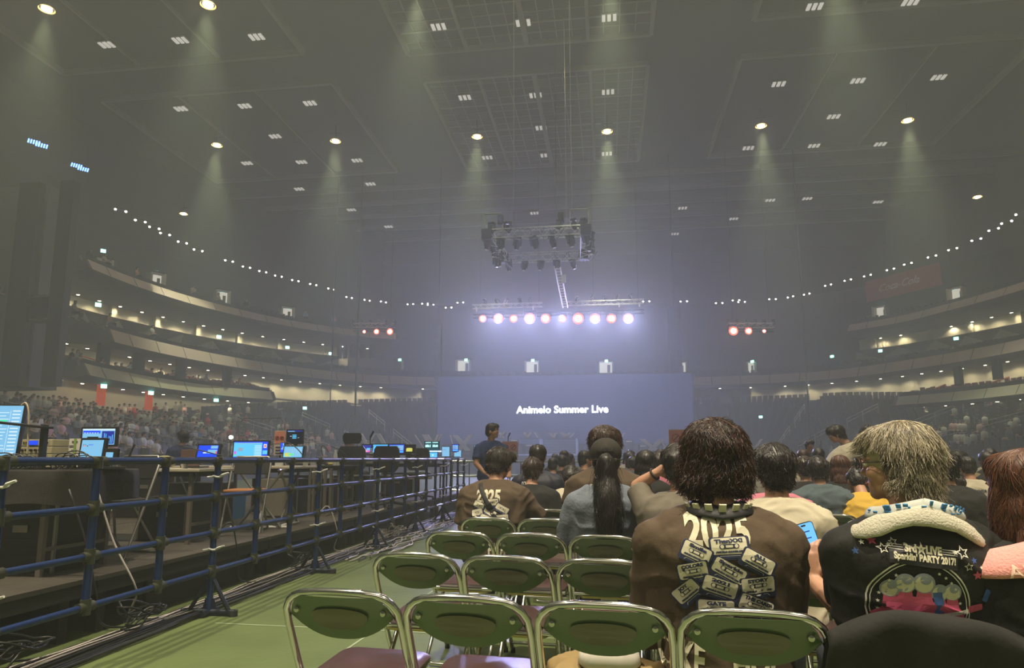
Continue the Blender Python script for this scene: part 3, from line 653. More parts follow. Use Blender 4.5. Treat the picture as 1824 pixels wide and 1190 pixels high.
# speaker columns and thin drops
for px, y0, y1, Y, wd, lab in ((560/2.767*0+780, 545, 690, 62, .5, 'slender dark speaker column hanging left of the red lamps'), (1205, 545, 690, 62, 1.1, 'dark speaker column hanging right of the red lamps')):
    a = at(px, y0, Y=Y); b = at(px, y1, Y=Y); t = thing('speaker_column', lab, 'loudspeaker', b); H = a.z-b.z; n = 12
    for k in range(n): MB().box((0, 0, H*(k+.5)/n), (wd, .6, H/n*.985), 0, -.03*(n-k)/n).build('speaker_box', M['blk'], t)
    MB().rod((0, 0, H), (0, 0, 29.5-b.z), .03, 5).build('hoist_cable', M['dark'], t)
for px, y0, y1, lab in ((592, 615, 728, 'thin dark vertical pole in front of the left stands'), (637, 600, 740, 'thin dark cable bundle hanging left of the stage'), (1435, 640, 735, 'thin dark vertical pole right of the stage')):
    a = at(px, y0, Y=63); b = at(px, y1, Y=63); b.z = 0 if px == 1435 else b.z
    tag(MB().rod((0, 0, 0), (0, 0, 29.5-b.z), .07 if px != 637 else .1, 6).build('hanging_pole', M['blk'], loc=(a.x, 63, b.z)), lab, 'pole')
for i, px in enumerate((605, 615, 628, 645, 662)):
    p = at(px, 622, Y=64); tag(MB().tube([(0, 0, .5), (0, 0, 0), (0, .1, -.9)], [.14, .3, .22], 8).build('hanging_speaker', M['blk'], loc=p, smooth=True), 'dark lamp housing hanging below the upper left balcony, %s from the left' % ORD(i), 'lamp housing', 'dark housings under the left cluster')
# red banner with script lettering on the right
p = at(1606, 505, z=19.2); bn = thing('red_banner', 'faded red banner with slanted white script above the right balcony', 'banner', p, -1.02)
MB().box((0, 0, 0), (8.4, .12, 2.3)).build('panel', mat('faded_red', (.42, .06, .07), .6), bn)
text_obj('lettering', 'Coca-Cola', 1.5, mat('banner_white', (.75, .6, .58), .6), bn, (-.4, -.08, 0), shear=.45, bold=.012, width=4.6)
# ---------------------------------------------------------------- folding chairs
M['chrome'] = mat('chrome_tube', (0.62, 0.62, 0.58), 0.13, 1.0, var=.03)
M['cgreen'] = mat('chair_back_green', (0.085, 0.135, 0.050), 0.24, .0, var=.10, scale=3, coat=.35)
M['cpatch'] = mat('olive_patch', (0.135, 0.128, 0.075), 0.34, var=.12, scale=5)
M['vinyl'] = mat('seat_vinyl_brown_pink', (0.060, 0.030, 0.030), 0.30, var=.1, scale=6, bump=.05)
M['gold'] = mat('seat_pan_gold', (0.40, 0.33, 0.14), 0.3, .9)
M['rubber'] = mat('rubber_foot', (0.02, 0.02, 0.02), .7)
def arc(c, r, a0, a1, n, f): return [f(c[0]+r*math.cos(a0+(a1-a0)*k/n), c[1]+r*math.sin(a0+(a1-a0)*k/n)) for k in range(n+1)]
def yback(z): return .20-(z)*.56 if z < .45 else (-.052-(z-.45)*.50)
def make_chair():
    t = thing('folding_chair', 'green folding chair', 'chair', group='green folding chairs')
    W = .205; H = .765
    P = []
    for z in (0, .15, .3, .42, .5, .6): P.append((-W+.012*(z < .45)*(1-z/.45), z))
    P += [(-W, H-.115)]+[(-W+.085-.085*math.cos(a), H-.085+.085*math.sin(a)-.006) for a in (.35, .7, 1.05, 1.35)]
    P += [(-.08, H-.001), (0, H)]
    P = P+[(-x, z) for x, z in reversed(P[:-1])]
    MB().tube([(x, yback(z), z) for x, z in P], .0125, 10).build('back_frame', M['chrome'], t, smooth='all')
    # back panel: convex sheet set inside the loop
    nx, nz = 18, 6; vs = []; wq = W-.012
    def top(u): x = abs(u); return H-.014-(.085*max(0, (x-.68)/.32)**2.2)
    def bot(u): x = abs(u); return .605+.085*x**2.4
    for side in (0, 1):
        for i in range(nx+1):
            u = -1+2*i/nx
            for j in range(nz+1):
                z = bot(u)+(top(u)-bot(u))*j/nz; vs.append((u*wq, yback(z)-.020*(1-u*u)*(1 if True else 0)-.004+.003*side+.004*math.cos(PI*(j/nz-.5)), z))
    fs = []; q = (nx+1)*(nz+1)
    for i in range(nx):
        for j in range(nz):
            a = i*(nz+1)+j; fs.append((a, a+nz+1, a+nz+2, a+1)); fs.append((q+a, q+a+1, q+a+nz+2, q+a+nz+1))
    for i in range(nx):
        for j in (0, nz): a = i*(nz+1)+j; fs.append((a, a+nz+1, q+a+nz+1, q+a))
    pn = MB().add(vs, fs).build('backrest', M['cgreen'], t, smooth=True)
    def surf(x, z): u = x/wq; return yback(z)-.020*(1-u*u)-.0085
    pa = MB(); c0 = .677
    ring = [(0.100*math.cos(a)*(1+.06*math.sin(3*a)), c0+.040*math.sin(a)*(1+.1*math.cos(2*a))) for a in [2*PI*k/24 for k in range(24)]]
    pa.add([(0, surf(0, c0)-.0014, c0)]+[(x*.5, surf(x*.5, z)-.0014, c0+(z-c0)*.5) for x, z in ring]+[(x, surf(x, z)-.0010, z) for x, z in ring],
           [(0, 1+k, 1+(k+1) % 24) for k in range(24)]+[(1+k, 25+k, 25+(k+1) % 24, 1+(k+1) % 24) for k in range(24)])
    pt = pa.build('middle_patch', M['cpatch'], t, smooth=True); pt['label'] = 'olive patch'  # olive oval in the middle of the back panel
    for s in (-1, 1):
        y = surf(s*.155, .70)
        MB().tube([(s*.155, y+.004, .70), (s*.155, y-.003, .70), (s*.155, y-.0045, .70)], [.011, .009, .003], 12).build('rivet', M['chrome'], t, smooth=True)
    # seat
    def rr(w_, y0, y1, r, z, n=5):
        o = []
        for cx, cy, a0 in ((w_-r, y1-r, 0), (-w_+r, y1-r, PI/2), (-w_+r, y0+r, PI), (w_-r, y0+r, 3*PI/2)):
            for k in range(n+1): a = a0+PI/2*k/n; o.append((cx+r*math.cos(a), cy+r*math.sin(a), z))
        return o
    def tilt(o): return [(x, y, z+(y-.05)*.06) for x, y, z in o]
    MB().loft([tilt(rr(.175, -.13, .235, .05, .432)), tilt(rr(.183, -.138, .243, .055, .440)), tilt(rr(.183, -.138, .243, .055, .455)), tilt(rr(.165, -.12, .225, .05, .466))]).build('seat', M['vinyl'], t, smooth=True)
    MB().loft([tilt(rr(.172, -.127, .232, .05, .420)), tilt(rr(.176, -.131, .236, .05, .433))]).build('seat_pan', M['gold'], t, smooth=True)
    # rear leg loop with a bottom crossbar, and the front crossbar
    P = [(-.185, .13, .425), (-.187, .05, .33), (-.187, -.14, .10)]+[(-.187+.04*(1-math.cos(a)), -.195-.0*a, .055-.04*math.sin(a)+.0) for a in (.2, .6, 1.1, 1.5)]+[(0, -.20, .013)]
    P = P+[(-x, y, z) for x, y, z in reversed(P[:-1])]
    MB().tube(P, .0115, 10).build('rear_legs', M['chrome'], t, smooth='all')
    MB().rod((-.195, yback(.07), .07), (.195, yback(.07), .07), .010, 8).build('front_crossbar', M['chrome'], t, smooth=True)
    MB().rod((-.187, -.06, .20), (.187, -.06, .20), .009, 8).build('rear_crossbar', M['chrome'], t, smooth=True)
    MB().rod((-.19, -.13, .435), (.19, -.13, .435), .010, 8).build('seat_bar', M['chrome'], t, smooth=True)
    for s in (-1, 1):
        MB().box((s*.193, .02, .40), (.006, .16, .02)).build('hinge_plate', M['chrome'], t)
        MB().tube([(s*.193, .20, 0), (s*.193, .19, .03)], .0155, 10).build('rubber_foot', M['rubber'], t)
    return t
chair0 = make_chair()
CH = {}
def chair_pos(r, k):
    X = -.876+.432*k; Y = [2.255, 3.15, 4.09, 5.07, 5.98, 6.9, 7.82][r] if r < 7 else 7.82+.92*(r-6)
    return Vector((X, Y-.095*(X+.88)+.185, 0))
def projx(p):
    v = Vector(p)-EYE; return 912+1216*v.dot(_R)/v.dot(_F)
rown = ['nearest', 'second', 'third', 'fourth', 'fifth', 'sixth', 'seventh', 'eighth', 'ninth', 'tenth', 'eleventh', 'twelfth', 'thirteenth', 'fourteenth', 'fifteenth']
coln = ['at the left end', 'second from the left end', 'third from the left end', 'fourth from the left end', 'fifth from the left end', 'sixth from the left end', 'seventh from the left end', 'eighth from the left end', 'ninth from the left end', 'tenth from the left end', 'eleventh from the left end', 'twelfth from the left end', 'thirteenth from the left end', 'fourteenth from the left end']
first = True
for r in range(13):
    for k in range(14):
        p = chair_pos(r, k)
        if projx(p) > 1870 or (r > 8 and k > 10): continue
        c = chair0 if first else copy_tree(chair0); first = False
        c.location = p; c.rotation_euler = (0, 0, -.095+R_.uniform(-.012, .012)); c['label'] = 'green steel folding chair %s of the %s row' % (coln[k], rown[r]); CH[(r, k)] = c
# tape lines and seams on the floor sheet
M['tape'] = mat('pale_floor_tape', (.30, .36, .22), .5)
for a, b, lab in (((-2.9, 4.9), (1.5, 4.75), 'pale line across the green floor in front of the chairs'), ((-3.0, 3.3), (-1.0, 3.15), 'thin pale seam line on the near green floor'), ((-1.75, 1.6), (-1.55, 9), 'thin pale seam line running along the aisle')):
    a = Vector((*a, .0015)); b = Vector((*b, .0015)); s = (b-a).normalized().cross(Vector((0, 0, 1)))*.008
    tag(MB().add([a-s, a+s, b+s, b-s, a-s+Vector((0, 0, .001)), a+s+Vector((0, 0, .001)), b+s+Vector((0, 0, .001)), b-s+Vector((0, 0, .001))], [(0, 1, 2, 3), (7, 6, 5, 4), (0, 4, 5, 1), (1, 5, 6, 2), (2, 6, 7, 3), (3, 7, 4, 0)]).build('floor_tape', M['tape']), lab, 'tape')
# ---------------------------------------------------------------- pipe fence
M['blue'] = mat('fence_pipe_blue', (0.010, 0.030, 0.120), 0.28, .25, var=.15, scale=12)
M['cuff'] = mat('olive_joint', (0.035, 0.038, 0.022), .5)
M['steelk'] = mat('stand_dark_blue', (0.012, 0.018, 0.035), .4, .3)
M['tie'] = mat('white_cable_tie', (.7, .7, .65), .5)
FX = lambda y: -3.06-.012*(y-3)
RZ = [1.185, .905, .625, .335]
fen = thing('pipe_fence', 'long blue pipe fence with four rails between the aisle and the control desks', 'fence', (0, 0, 0))
Y0, Y1 = 2.55, 15.2
for z in RZ: MB().rod((FX(Y0), Y0, z), (FX(Y1), Y1, z), .020 if z < 1 else .023, 12).build('rail', M['blue'], fen, smooth=True)
ys = []; y = 3.13
while y < Y1+.1: ys.append(y); y += .665
for i, y in enumerate(ys):
    st = i % 3 == 0; x = FX(y)
    po = MB().rod((x, y, .30 if not st else .03), (x, y, RZ[0]), .024, 12).build('post', M['blue'], fen, smooth=True)
    for z in RZ:
        cf = MB(); cf.rod((x, y, z-.045), (x, y, z+(.045 if z < 1 else .026)), .031, 12); cf.rod((x-.001, y-.06, z), (x, y+.06, z), .029, 12)
        cf.build('joint_cuff', M['cuff'], po, smooth=True)
    if st:
        b = thing('base_stand', None, None); b.parent = fen; b.location = (x, y, 0)
        b = MB().rod((x-.21, y, .028), (x+.21, y, .028), .024, 10).build('base_bar', M['steelk'], po, smooth=True)
        for s in (-1, 1):
            MB().rod((x+s*.02, y, .27), (x+s*.165, y, .035), .017, 8).build('brace', M['steelk'], po, smooth=True)
            MB().rod((x+s*.20, y, 0), (x+s*.20, y, .045), .033, 12).build('end_pad', M['rubber'], po, smooth=True)
        MB().rod((x, y-.10, .03), (x, y+.10, .03), .022, 8).build('cross_bar', M['steelk'], po)
        MB().prism([(-.06, .03), (.06, .03), (.035, .13), (-.035, .13)], (0, .012, 0), (x, y-.006, 0)).build('gusset', M['steelk'], po)
        for z in (1.06, .50):
            k = MB(); k.tube([(x+.03*math.cos(a), y+.03*math.sin(a), z+.004*math.sin(2*a)) for a in [2*PI*q/10 for q in range(10)]], .008, 6, closed=True)
            k.tube([(x+.03, y-.01, z), (x+.06, y-.03, z+.012), (x+.11, y-.03, z+.03)], [.008, .010, .007], 6); k.tube([(x-.02, y-.03, z), (x-.06, y-.04, z-.005)], .008, 6)
            k.build('white_tie', M['tie'], po, smooth=True)
for o in [o for o in fen.children if o.type == 'EMPTY']: bpy.data.objects.remove(o)
# fence across the front of the audience block
f2b = thing('crowd_fence', 'low silver barrier across the floor ahead of the seated audience', 'fence', (1.5, 19.6, 0))
for z in (1.12, .7, .3): MB().rod((-6.0, 0, z), (8, 0, z), .03, 8).build('rail', M['chrome'], f2b, smooth=True)
for k in range(29): MB().rod((-6+.5*k, 0, 0), (-6+.5*k, 0, 1.12), .018, 6).build('post', M['chrome'], f2b)
for i, (px, w_) in enumerate(((908, .45), (1215, .55), (498, .4))):
    p = at(px, 805, Y=(18 if px == 908 else 15 if px == 1215 else 9.6)); p.z = 0
    t = thing('warning_sign', ['red and white prohibition sign board standing beyond the man in the blue polo', 'red and white prohibition sign board behind the man with the cassette shirt', 'red and white notice board behind the dark monitor'][i], 'sign', p)
    z0 = {908: 1.15, 1215: 1.2, 498: 1.25}[px]; h_ = {908: .50, 1215: .62, 498: .36}[px]; z1 = z0+h_
    MB().box((0, 0, (z0+z1)/2), (w_*.98 if px != 498 else .17, .02, h_)).build('board', mat('sign_white%d' % i, (.62, .55, .5), .5), t)
    bw = w_ if px != 498 else .17
    MB().box((0, -.013, z0+h_*.72), (bw*.95, .006, h_*.5)).build('pink_panel', mat('sign_pink%d' % i, (.70, .28, .20), .5), t)
    for s in (-1, 1):
        MB().tube([(s*bw*.22+bw*.15*math.cos(a), -.018, z0+h_*.70+bw*.15*math.sin(a)) for a in [2*PI*q/14 for q in range(14)]], .008, 5, closed=True).build('prohibition_ring', mat('sign_ring%d' % i, (.35, .05, .03), .5), t)
        MB().rod((s*bw*.22-bw*.1, -.018, z0+h_*.70-bw*.1), (s*bw*.22+bw*.1, -.018, z0+h_*.70+bw*.1), .007, 5).build('ring_bar', M['black'], t)
    tx_ = MB()
    for q in range(3): tx_.box((0, -.013, z0+h_*(.08+.12*q)), (bw*.7, .006, h_*.05))
    tx_.build('text_rows', M['black'], t)
    MB().rod((0, .02, 0), (0, .02, z1-.05), .018, 6).build('pole', M['dark'], t); MB().box((0, .02, .02), (.4, .4, .04)).build('base', M['dark'], t)
# ---------------------------------------------------------------- riser decks
M['deck'] = mat('deck_dark_top', (0.050, 0.043, 0.034), .5, var=.35, scale=4, bump=.1)
M['deckb'] = mat('deck_black_side', (0.012, 0.012, 0.012), .6)
for i in range(6):
    for j in range(2):
        t = thing('riser_deck', 'dark wooden riser deck %s in the %s row from the fence' % (['under the cloth-covered table', 'under the pale tables', 'under the keyboard stand', 'under the office chair', 'under the row of laptops', 'at the far end'][i], ['first', 'second'][j]), 'riser', (-4.75-j*2.52, 3.2+2.44*i, 0))
        MB().box((0, 0, .385), (2.5, 2.42, .03)).build('top', M['deck'], t)
        MB().box((0, 0, .325), (2.48, 2.4, .09)).build('frame', M['deckb'], t)
        for a in (-1, 1):
            for b in (-1, 1): MB().box((a*1.12, b*1.05, .14), (.08, .08, .28)).build('leg', M['deckb'], t)
        if i != 2 and j == 0:
            MB().box((1.1, .3 if i % 2 else -.3, .14), (.03, 1.6, .28)).build('skirt_board', M['deckb'], t)
# ---------------------------------------------------------------- floor cables
M['cabk'] = mat('cable_black', (.012, .012, .012), .45)
M['cabg'] = mat('cable_grey_white', (.42, .38, .36), .45)
R_.seed(11)
def wavy(x, y0, y1, amp, z, r, m, label, group, dens=.35):
    n = int((y1-y0)/dens); ph = R_.uniform(0, 6); pts = []
    for k in range(n+1):
        y = y0+(y1-y0)*k/n; pts.append((x-.012*(y-3)+amp*math.sin(y*1.3+ph)+amp*.6*R_.uniform(-1, 1), y, z+R_.uniform(0, .006)))
    return tag(MB().tube(spline(pts, 3), r, 6).build('floor_cable', m, smooth='all'), label, 'cable', group)
for k in range(15): wavy(-3.36+.021*k, 1.6, 15, .018, .012+.009*(k % 3), .0085, M['cabk'], 'black cable lying in the long bundle below the fence', 'black cables of the long bundle')
for k in range(4): wavy(-3.34+.05*k, 1.9, 15, .03, .035, .006, M['cabg'], 'pale grey cable lying on top of the black cable bundle', 'pale cables on the bundle')
for k in range(16): wavy(-3.3+.04*k, 7.6+R_.uniform(0, 1), 12+R_.uniform(0, 2.5), .09, .015+.006*(k % 4), .008, M['cabg'] if k % 3 else M['cabk'], 'loose pale cable spread beside the far fence stands', 'loose cables by the far stands', .22)
for i, (x, y) in enumerate(((-3.35, 9.9), (-3.25, 10.3), (-3.3, 4.6), (-3.38, 7.3), (-3.4, 3.6))):
    mb = MB()
    for q in range(5):
        r = .10+.02*q; cy = y+R_.uniform(-.1, .1); mb.tube([(x+.05*R_.random()+r*.5*math.cos(a), cy+r*math.sin(a)*1.3, .05+.10*max(0, math.sin(a+q))+.02*q) for a in [2*PI*j/16 for j in range(16)]], .007, 5, closed=True)
    tag(mb.build('cable_coil', M['cabg'] if i < 2 else M['cabk'], smooth='all'), ('tangled pale cable coil at the far fence stands' if i < 2 else 'loose black cable coil on the floor below the riser edge'), 'cable', 'pale coils' if i < 2 else 'black coils')
for i, (y, dx) in enumerate(((4.15, .0), (4.4, .1), (5.9, 0), (8.1, .05), (3.35, .05))):
    mb = MB(); mb.tube(spline([(-3.55, y, 1.0 if i < 2 else .5), (-3.42, y+.05, .62), (-3.36+dx, y+.1, .3), (-3.40, y+.25, .08), (-3.3, y+.6, .02)], 5), .007, 6)
    tag(mb.build('hanging_cable', M['cabg'] if i % 2 else M['cabk'], smooth='all'), 'thin cable drooping from the desks over the riser edge, behind the fence', 'cable', 'cables drooping over the riser edge')
# ---------------------------------------------------------------- people: one continuous body each, clothes and hair as parts
def skin_mat(n, c): return mat(n, c, .5, var=.08, scale=14, bump=.04)
M['skin'] = skin_mat('skin_light', (0.50, 0.27, 0.17)); M['skin2'] = skin_mat('skin_tan', (0.42, 0.21, 0.12))
M['eyew'] = mat('eye_white', (.8, .78, .74), .3); M['iris'] = mat('iris_dark', (.03, .02, .015), .2); M['lip'] = mat('lip', (.42, .15, .12), .5)
M['jean'] = mat('trousers_dark', (0.03, 0.035, 0.05), .8, bump=.1)
def remesh(mb, vox, sm=4, fold=0.0, fs=9.0, name='m', foldz=1.0, seed=0):
    me = bpy.data.meshes.new(name); me.from_pydata(mb.v, [], mb.f)
    bm = bmesh.new(); bm.from_mesh(me); bmesh.ops.recalc_face_normals(bm, faces=bm.faces); bm.to_mesh(me); bm.free()
    o = bpy.data.objects.new('tmp', me); TS.collection.objects.link(o)
    r = o.modifiers.new('r', 'REMESH'); r.mode = 'VOXEL'; r.voxel_size = vox*QV; r.adaptivity = 0
    s = o.modifiers.new('s', 'SMOOTH'); s.iterations = sm; s.factor = .55
    dg = bench_dg(); out = bpy.data.meshes.new_from_object(o.evaluated_get(dg)); bpy.data.objects.remove(o); bpy.data.meshes.remove(me)
    if fold:
        for v in out.vertices:
            p = v.co; q = Vector((p.x*fs*.55+seed, p.y*fs*.55, p.z*fs*foldz)); q += Vector((noise.noise(p*6), noise.noise(p*6+Vector((9, 0, 0))), noise.noise(p*5+Vector((0, 7, 0)))))*1.1
            d = 1-abs(noise.noise(q))*2; v.co = p+v.normal*fold*(d*abs(d))
    out.polygons.foreach_set('use_smooth', [True]*len(out.polygons)); out.update(); out.name = name
    return out
def link(me, name, m, parent):
    if len(me.materials): me.materials.clear()
    for x in (m if isinstance(m, (list, tuple)) else [m]): me.materials.append(x)
    o = bpy.data.objects.new(name, me); C.objects.link(o); o.parent = parent; return o
def ell_ring(c, a, b, n=20, ex=2.3, M_=None):
    out = []
    for k in range(n):
        t = 2*PI*k/n; x = a*abs(math.cos(t))**(2/ex)*(1 if math.cos(t) >= 0 else -1); y = b*abs(math.sin(t))**(2/ex)*(1 if math.sin(t) >= 0 else -1)
        v = Vector((x, y, 0)); out.append(Vector(c)+(M_ @ v if M_ else v))
    return out
TORSO = [(-.06, .172, .135, .0), (0, .178, .145, .0), (.09, .166, .132, .005), (.20, .160, .125, .01), (.31, .176, .130, .005), (.40, .192, .128, -.005), (.455, .188, .115, -.008), (.50, .150, .092, -.005), (.53, .100, .075, .0), (.555, .066, .063, .006)]
def hand(mb, wrist, d, palm_n, curl=.5, s=1.0, side=1, spread=.12):
    """palm plus five fingers. d: direction to the fingertips, palm_n: palm normal; side: +1 thumb along d x palm_n."""
    d = Vector(d).normalized(); n = Vector(palm_n); n = (n-d*n.dot(d)).normalized(); t = d.cross(n)*side; w_ = Vector(wrist)
    pc = w_+d*.045*s
    ring = []
    for q, hw, th in ((0, .026, .020), (.03, .036, .018), (.065, .041, .015), (.088, .040, .012)):
        ring.append([w_+d*q*s+t*(hw*s*math.cos(a))+n*(th*s*math.sin(a)) for a in [2*PI*k/12 for k in range(12)]])
    mb.loft(ring)
    for i, (off, ln) in enumerate(((.030, .070), (.010, .078), (-.011, .072), (-.031, .056))):
        p = w_+d*.082*s+t*off*s; dd = (d+t*(off*spread*6)).normalized(); pts = [p]; a = curl*.35
        for q, f in enumerate((.45, .32, .23)):
            dd2 = (dd*math.cos(a)+n*math.sin(a)); pts.append(pts[-1]+dd2*ln*f*s); a += curl*.8
        mb.tube(pts, [.0095*s, .0088*s, .008*s, .0065*s], 8); mb.ball(pts[-1], .0066*s, 8, 6)
    p = w_+d*.022*s+t*.026*s; a = curl*.5; dd = (d*.62+t*.72+n*.25).normalized(); p2 = p+dd*.038*s; dd = (d*.85+t*.35+n*.35*curl*1.5).normalized(); p3 = p2+dd*.030*s; p4 = p3+dd*.022*s
    mb.tube([p, p2, p3, p4], [.014*s, .0115*s, .010*s, .007*s], 8); mb.ball(p4, .0072*s, 8, 6)
HAIR = {}
def strands(bm_mesh, n, L, seg, r, lift, seed, flow, mats=1, flare=.0, zmin=None, curl=0.0, part=None, wobk=.30, ok=None):
    rnd = random.Random(seed); me = bm_mesh; bvh = BVHTree.FromPolygons([v.co for v in me.vertices], [p.vertices for p in me.polygons])
    me.calc_loop_triangles(); tr = me.loop_triangles; areas = [t.area for t in tr]; tot = sum(areas)
    picks = rnd.choices(range(len(tr)), weights=areas, k=n); mb = MB(); vs = me.vertices
    for idx in picks:
        t = tr[idx]; a, b = rnd.random(), rnd.random()
        if a+b > 1: a, b = 1-a, 1-b
        p = vs[t.vertices[0]].co*(1-a-b)+vs[t.vertices[1]].co*a+vs[t.vertices[2]].co*b
        if zmin is not None and p.z < zmin: continue
        if ok and not ok(p): continue
        pts = [p.copy()]; lf = lift*rnd.uniform(.3, 1.5); ln = L*rnd.uniform(.55, 1.25); wob = Vector((rnd.gauss(0, 1), rnd.gauss(0, 1), rnd.gauss(0, .6)))*wobk; ph = rnd.uniform(0, 6)
        for k in range(seg):
            f = flow(pts[-1], rnd)+wob*(1+.5*math.sin(ph+k))
            if curl: f += Vector((math.sin(ph+k*1.7), math.cos(ph+k*1.7), 0))*curl
            loc, nr, _, dist = bvh.find_nearest(pts[-1])
            if loc is None: break
            f = f-nr*f.dot(nr)*(.95 if k < seg-2 or not flare else .4); f.normalize(); q = pts[-1]+f*(ln/seg)
            loc, nr, _, dist = bvh.find_nearest(q)
            off = (q-loc).length; inside = (q-loc).dot(nr) < 0
            want = lf*(k+1)/seg
            if ok and not ok(q): break
            if inside or off < want: q = loc+nr*want
            elif off > want*2.5 and zmin is None and not flare: q = loc+nr*want*1.8
            pts.append(q)
        if len(pts) < 3: continue
        mb.cur = rnd.randrange(mats) if mats > 1 else 0
        m_ = len(pts); mb.tube(pts, [r*(1 if k < m_*.5 else 1-.85*(k-m_*.5)/(m_*.5)) for k in range(m_)], 3, caps=False)
    return mb
def flow_cap(p, rnd, crown=Vector((0, -.03, .2))):
    v = Vector((p.x*1.2, (p.y+.03)*1.2, 0)); v.z = -.06-abs(p.x)*.9-max(0, -(p.y+.03))*1.2; return v.normalized()
def head_parts(HM, style, vox, hs=1.0):
    """returns hair shell MB in body coordinates"""
    h = MB()
    def B(c, r): h.ball(HM @ (Vector(c)*hs), tuple(q*hs for q in r), 20, 12, HM.to_3x3())
    if style in ('short', 'grey', 'bowl', 'medium', 'messy', 'cap', 'ponytail', 'long', 'braids'):
        B((0, -.014, .118), (.087, .102, .086)); B((0, -.045, .065), (.080, .070, .080)); B((0, .045, .150), (.066, .052, .045))
    if style in ('medium', 'bowl'):
        B((0, -.03, .10), (.098, .100, .090)); B((0, -.055, .035), (.078, .055, .062)); B((.05, .04, .14), (.045, .05, .04)); B((-.05, .04, .14), (.045, .05, .04))
    if style == 'grey':
        B((0, -.018, .116), (.094, .108, .093)); B((0, -.056, .035), (.080, .054, .070)); B((0, .046, .150), (.066, .046, .045)); B((.075, -.03, .065), (.024, .045, .050)); B((-.072, -.03, .065), (.024, .045, .050))
    if style == 'messy':
        B((0, -.018, .118), (.104, .110, .096)); B((0, -.055, .05), (.106, .070, .075)); B((0, -.060, .012), (.080, .046, .045)); B((.085, -.02, .04), (.032, .05, .055)); B((-.085, -.02, .04), (.032, .05, .055)); B((0, .05, .15), (.075, .06, .05))
        B((.070, -.045, .005), (.034, .04, .042)); B((-.070, -.045, .005), (.034, .04, .042))
    if style == 'puffy':
        B((0, -.012, .125), (.110, .112, .098)); B((0, -.045, .065), (.095, .080, .085)); B((0, .05, .155), (.08, .055, .05))
    if style in ('long', 'braids'):
        B((0, -.02, .115), (.094, .106, .094)); B((0, -.055, .02), (.095, .062, .10)); B((0, -.075, -.08), (.100, .050, .11)); B((0, -.085, -.18), (.090, .042, .10))
        B((.075, .0, .0), (.032, .05, .12)); B((-.075, .0, .0), (.032, .05, .12))
    return h
def figure(name, label, x, y, rz=0, z=0.0, s=1.0, lean=.04, side=0.0, wid=1.0, head=(0, 0, 0), arms=None, shirt=None, sleeve=.62, hair='short', hairm=None, skin=None, vox=.011,
           pants=None, pose='sit', nstr=0, hs=1.0, fold=.004, cloth_name='shirt', group=None, face=True, strand=(.0016, .06), neckoff=(0, 0), collar=True, belly=0.0, fvox=None, hunch=0.0, legs=True):
    root = thing(name, label, 'person', (x, y, z), rz, group); root.scale = (s, s, s)
    skin = skin or M['skin']; zp = .50 if pose == 'sit' else .93
    def T(px_, py_, pz_):
        t = max(-.2, pz_/.52); tt = max(0, t)
        return Vector((px_+side*tt, py_+lean*tt**1.25+hunch*max(0, t-.55)*.6, zp+pz_-abs(lean)*.25*tt-hunch*.15*max(0, t-.6)))
    ta = math.atan2(lean, .52)
    RT = Matrix.Rotation(-ta*.9, 3, 'X')
    def torso(mb, k=1.0, top=True, ex=0.0):
        rings = []
        for (h, a, b, yo) in TORSO[:None if top else -1]:
            bb = b+(belly if h < .35 else 0)
            rings.append(ell_ring(T(0, yo, h), (a*wid if h < .5 else a)*k+ex, bb*k+ex, M_=RT))
        mb.loft(rings)
    A = arms or {}
    defs = {1: ((.245*wid, .06, .20), (.13, .27, .12), (-.3, .9, -.3), (0, 0, -1)), -1: ((-.245*wid, .06, .20), (-.13, .27, .12), (.3, .9, -.3), (0, 0, -1))}
    hand_pts = {}
    body = MB(); sh = MB(); torso(body, .93); torso(sh, 1.0, ex=.010)
    for sd in (1, -1):
        el, wr, hd, pn = A.get(sd, defs[sd]); raw = A.get(('w', sd), False)
        S = T(sd*.182*wid, -.005, .445); E = Vector(el) if raw else T(*el); W_ = Vector(wr) if raw else T(*wr)
        if raw: pass
        body.tube([S, S.lerp(E, .5), E], [.052, .046, .040], 12); body.ball(E, .041, 12, 8)
        body.tube([E, E.lerp(W_, .35), E.lerp(W_, .8), W_], [.041, .040, .030, .026], 12)
        hand(body, W_, hd, pn, A.get(('curl', sd), .55), 1.0, A.get(('thumb', sd), sd), A.get(('spread', sd), .12)); hand_pts[sd] = (E, W_)
        sh.ball(S, (.070, .070, .066), 14, 9); sh.tube([T(0, 0, .495), T(sd*.10*wid, 0, .485), S], [.072, .070, .064], 12); sh.tube([S, T(sd*.150*wid, .0, .22)], [.072, .075], 12)
        fr_ = min(1.0, sleeve); En = S.lerp(E, fr_); sl = [.074, .073, .075 if sleeve <= 1 else .054]
        sh.tube([S, S.lerp(En, .5), En], sl, 14)
        if sleeve > 1: sh.ball(E, .054, 12, 8); sh.tube([E, E.lerp(W_, .5), E.lerp(W_, .93)], [.053, .048, .040], 12)
    # neck and head
    nb = T(0, .0, .53); hx, hyw, hr = head
    HB = T(neckoff[0], .035+neckoff[1], .625); HM = Matrix.Translation(HB) @ Matrix.Rotation(math.radians(hx), 4, 'Z') @ Matrix.Rotation(math.radians(-hyw), 4, 'X') @ Matrix.Rotation(math.radians(hr), 4, 'Y')
    body.tube([nb-Vector((0, 0, .03)), nb.lerp(HM @ Vector((0, -.02, .0)), .5), HM @ Vector((0, -.015, .03))], [.066, .056, .056], 14)
    HR = HM.to_3x3()
    def HB_(c, r, mb=body): mb.ball(HM @ (Vector(c)*hs), tuple(q*hs for q in r), 18, 12, HR)
    HB_((0, -.012, .112), (.076, .094, .082)); HB_((0, .030, .055), (.062, .060, .066)); HB_((0, .045, .015), (.048, .044, .040)); HB_((0, .068, -.008), (.024, .020, .020))
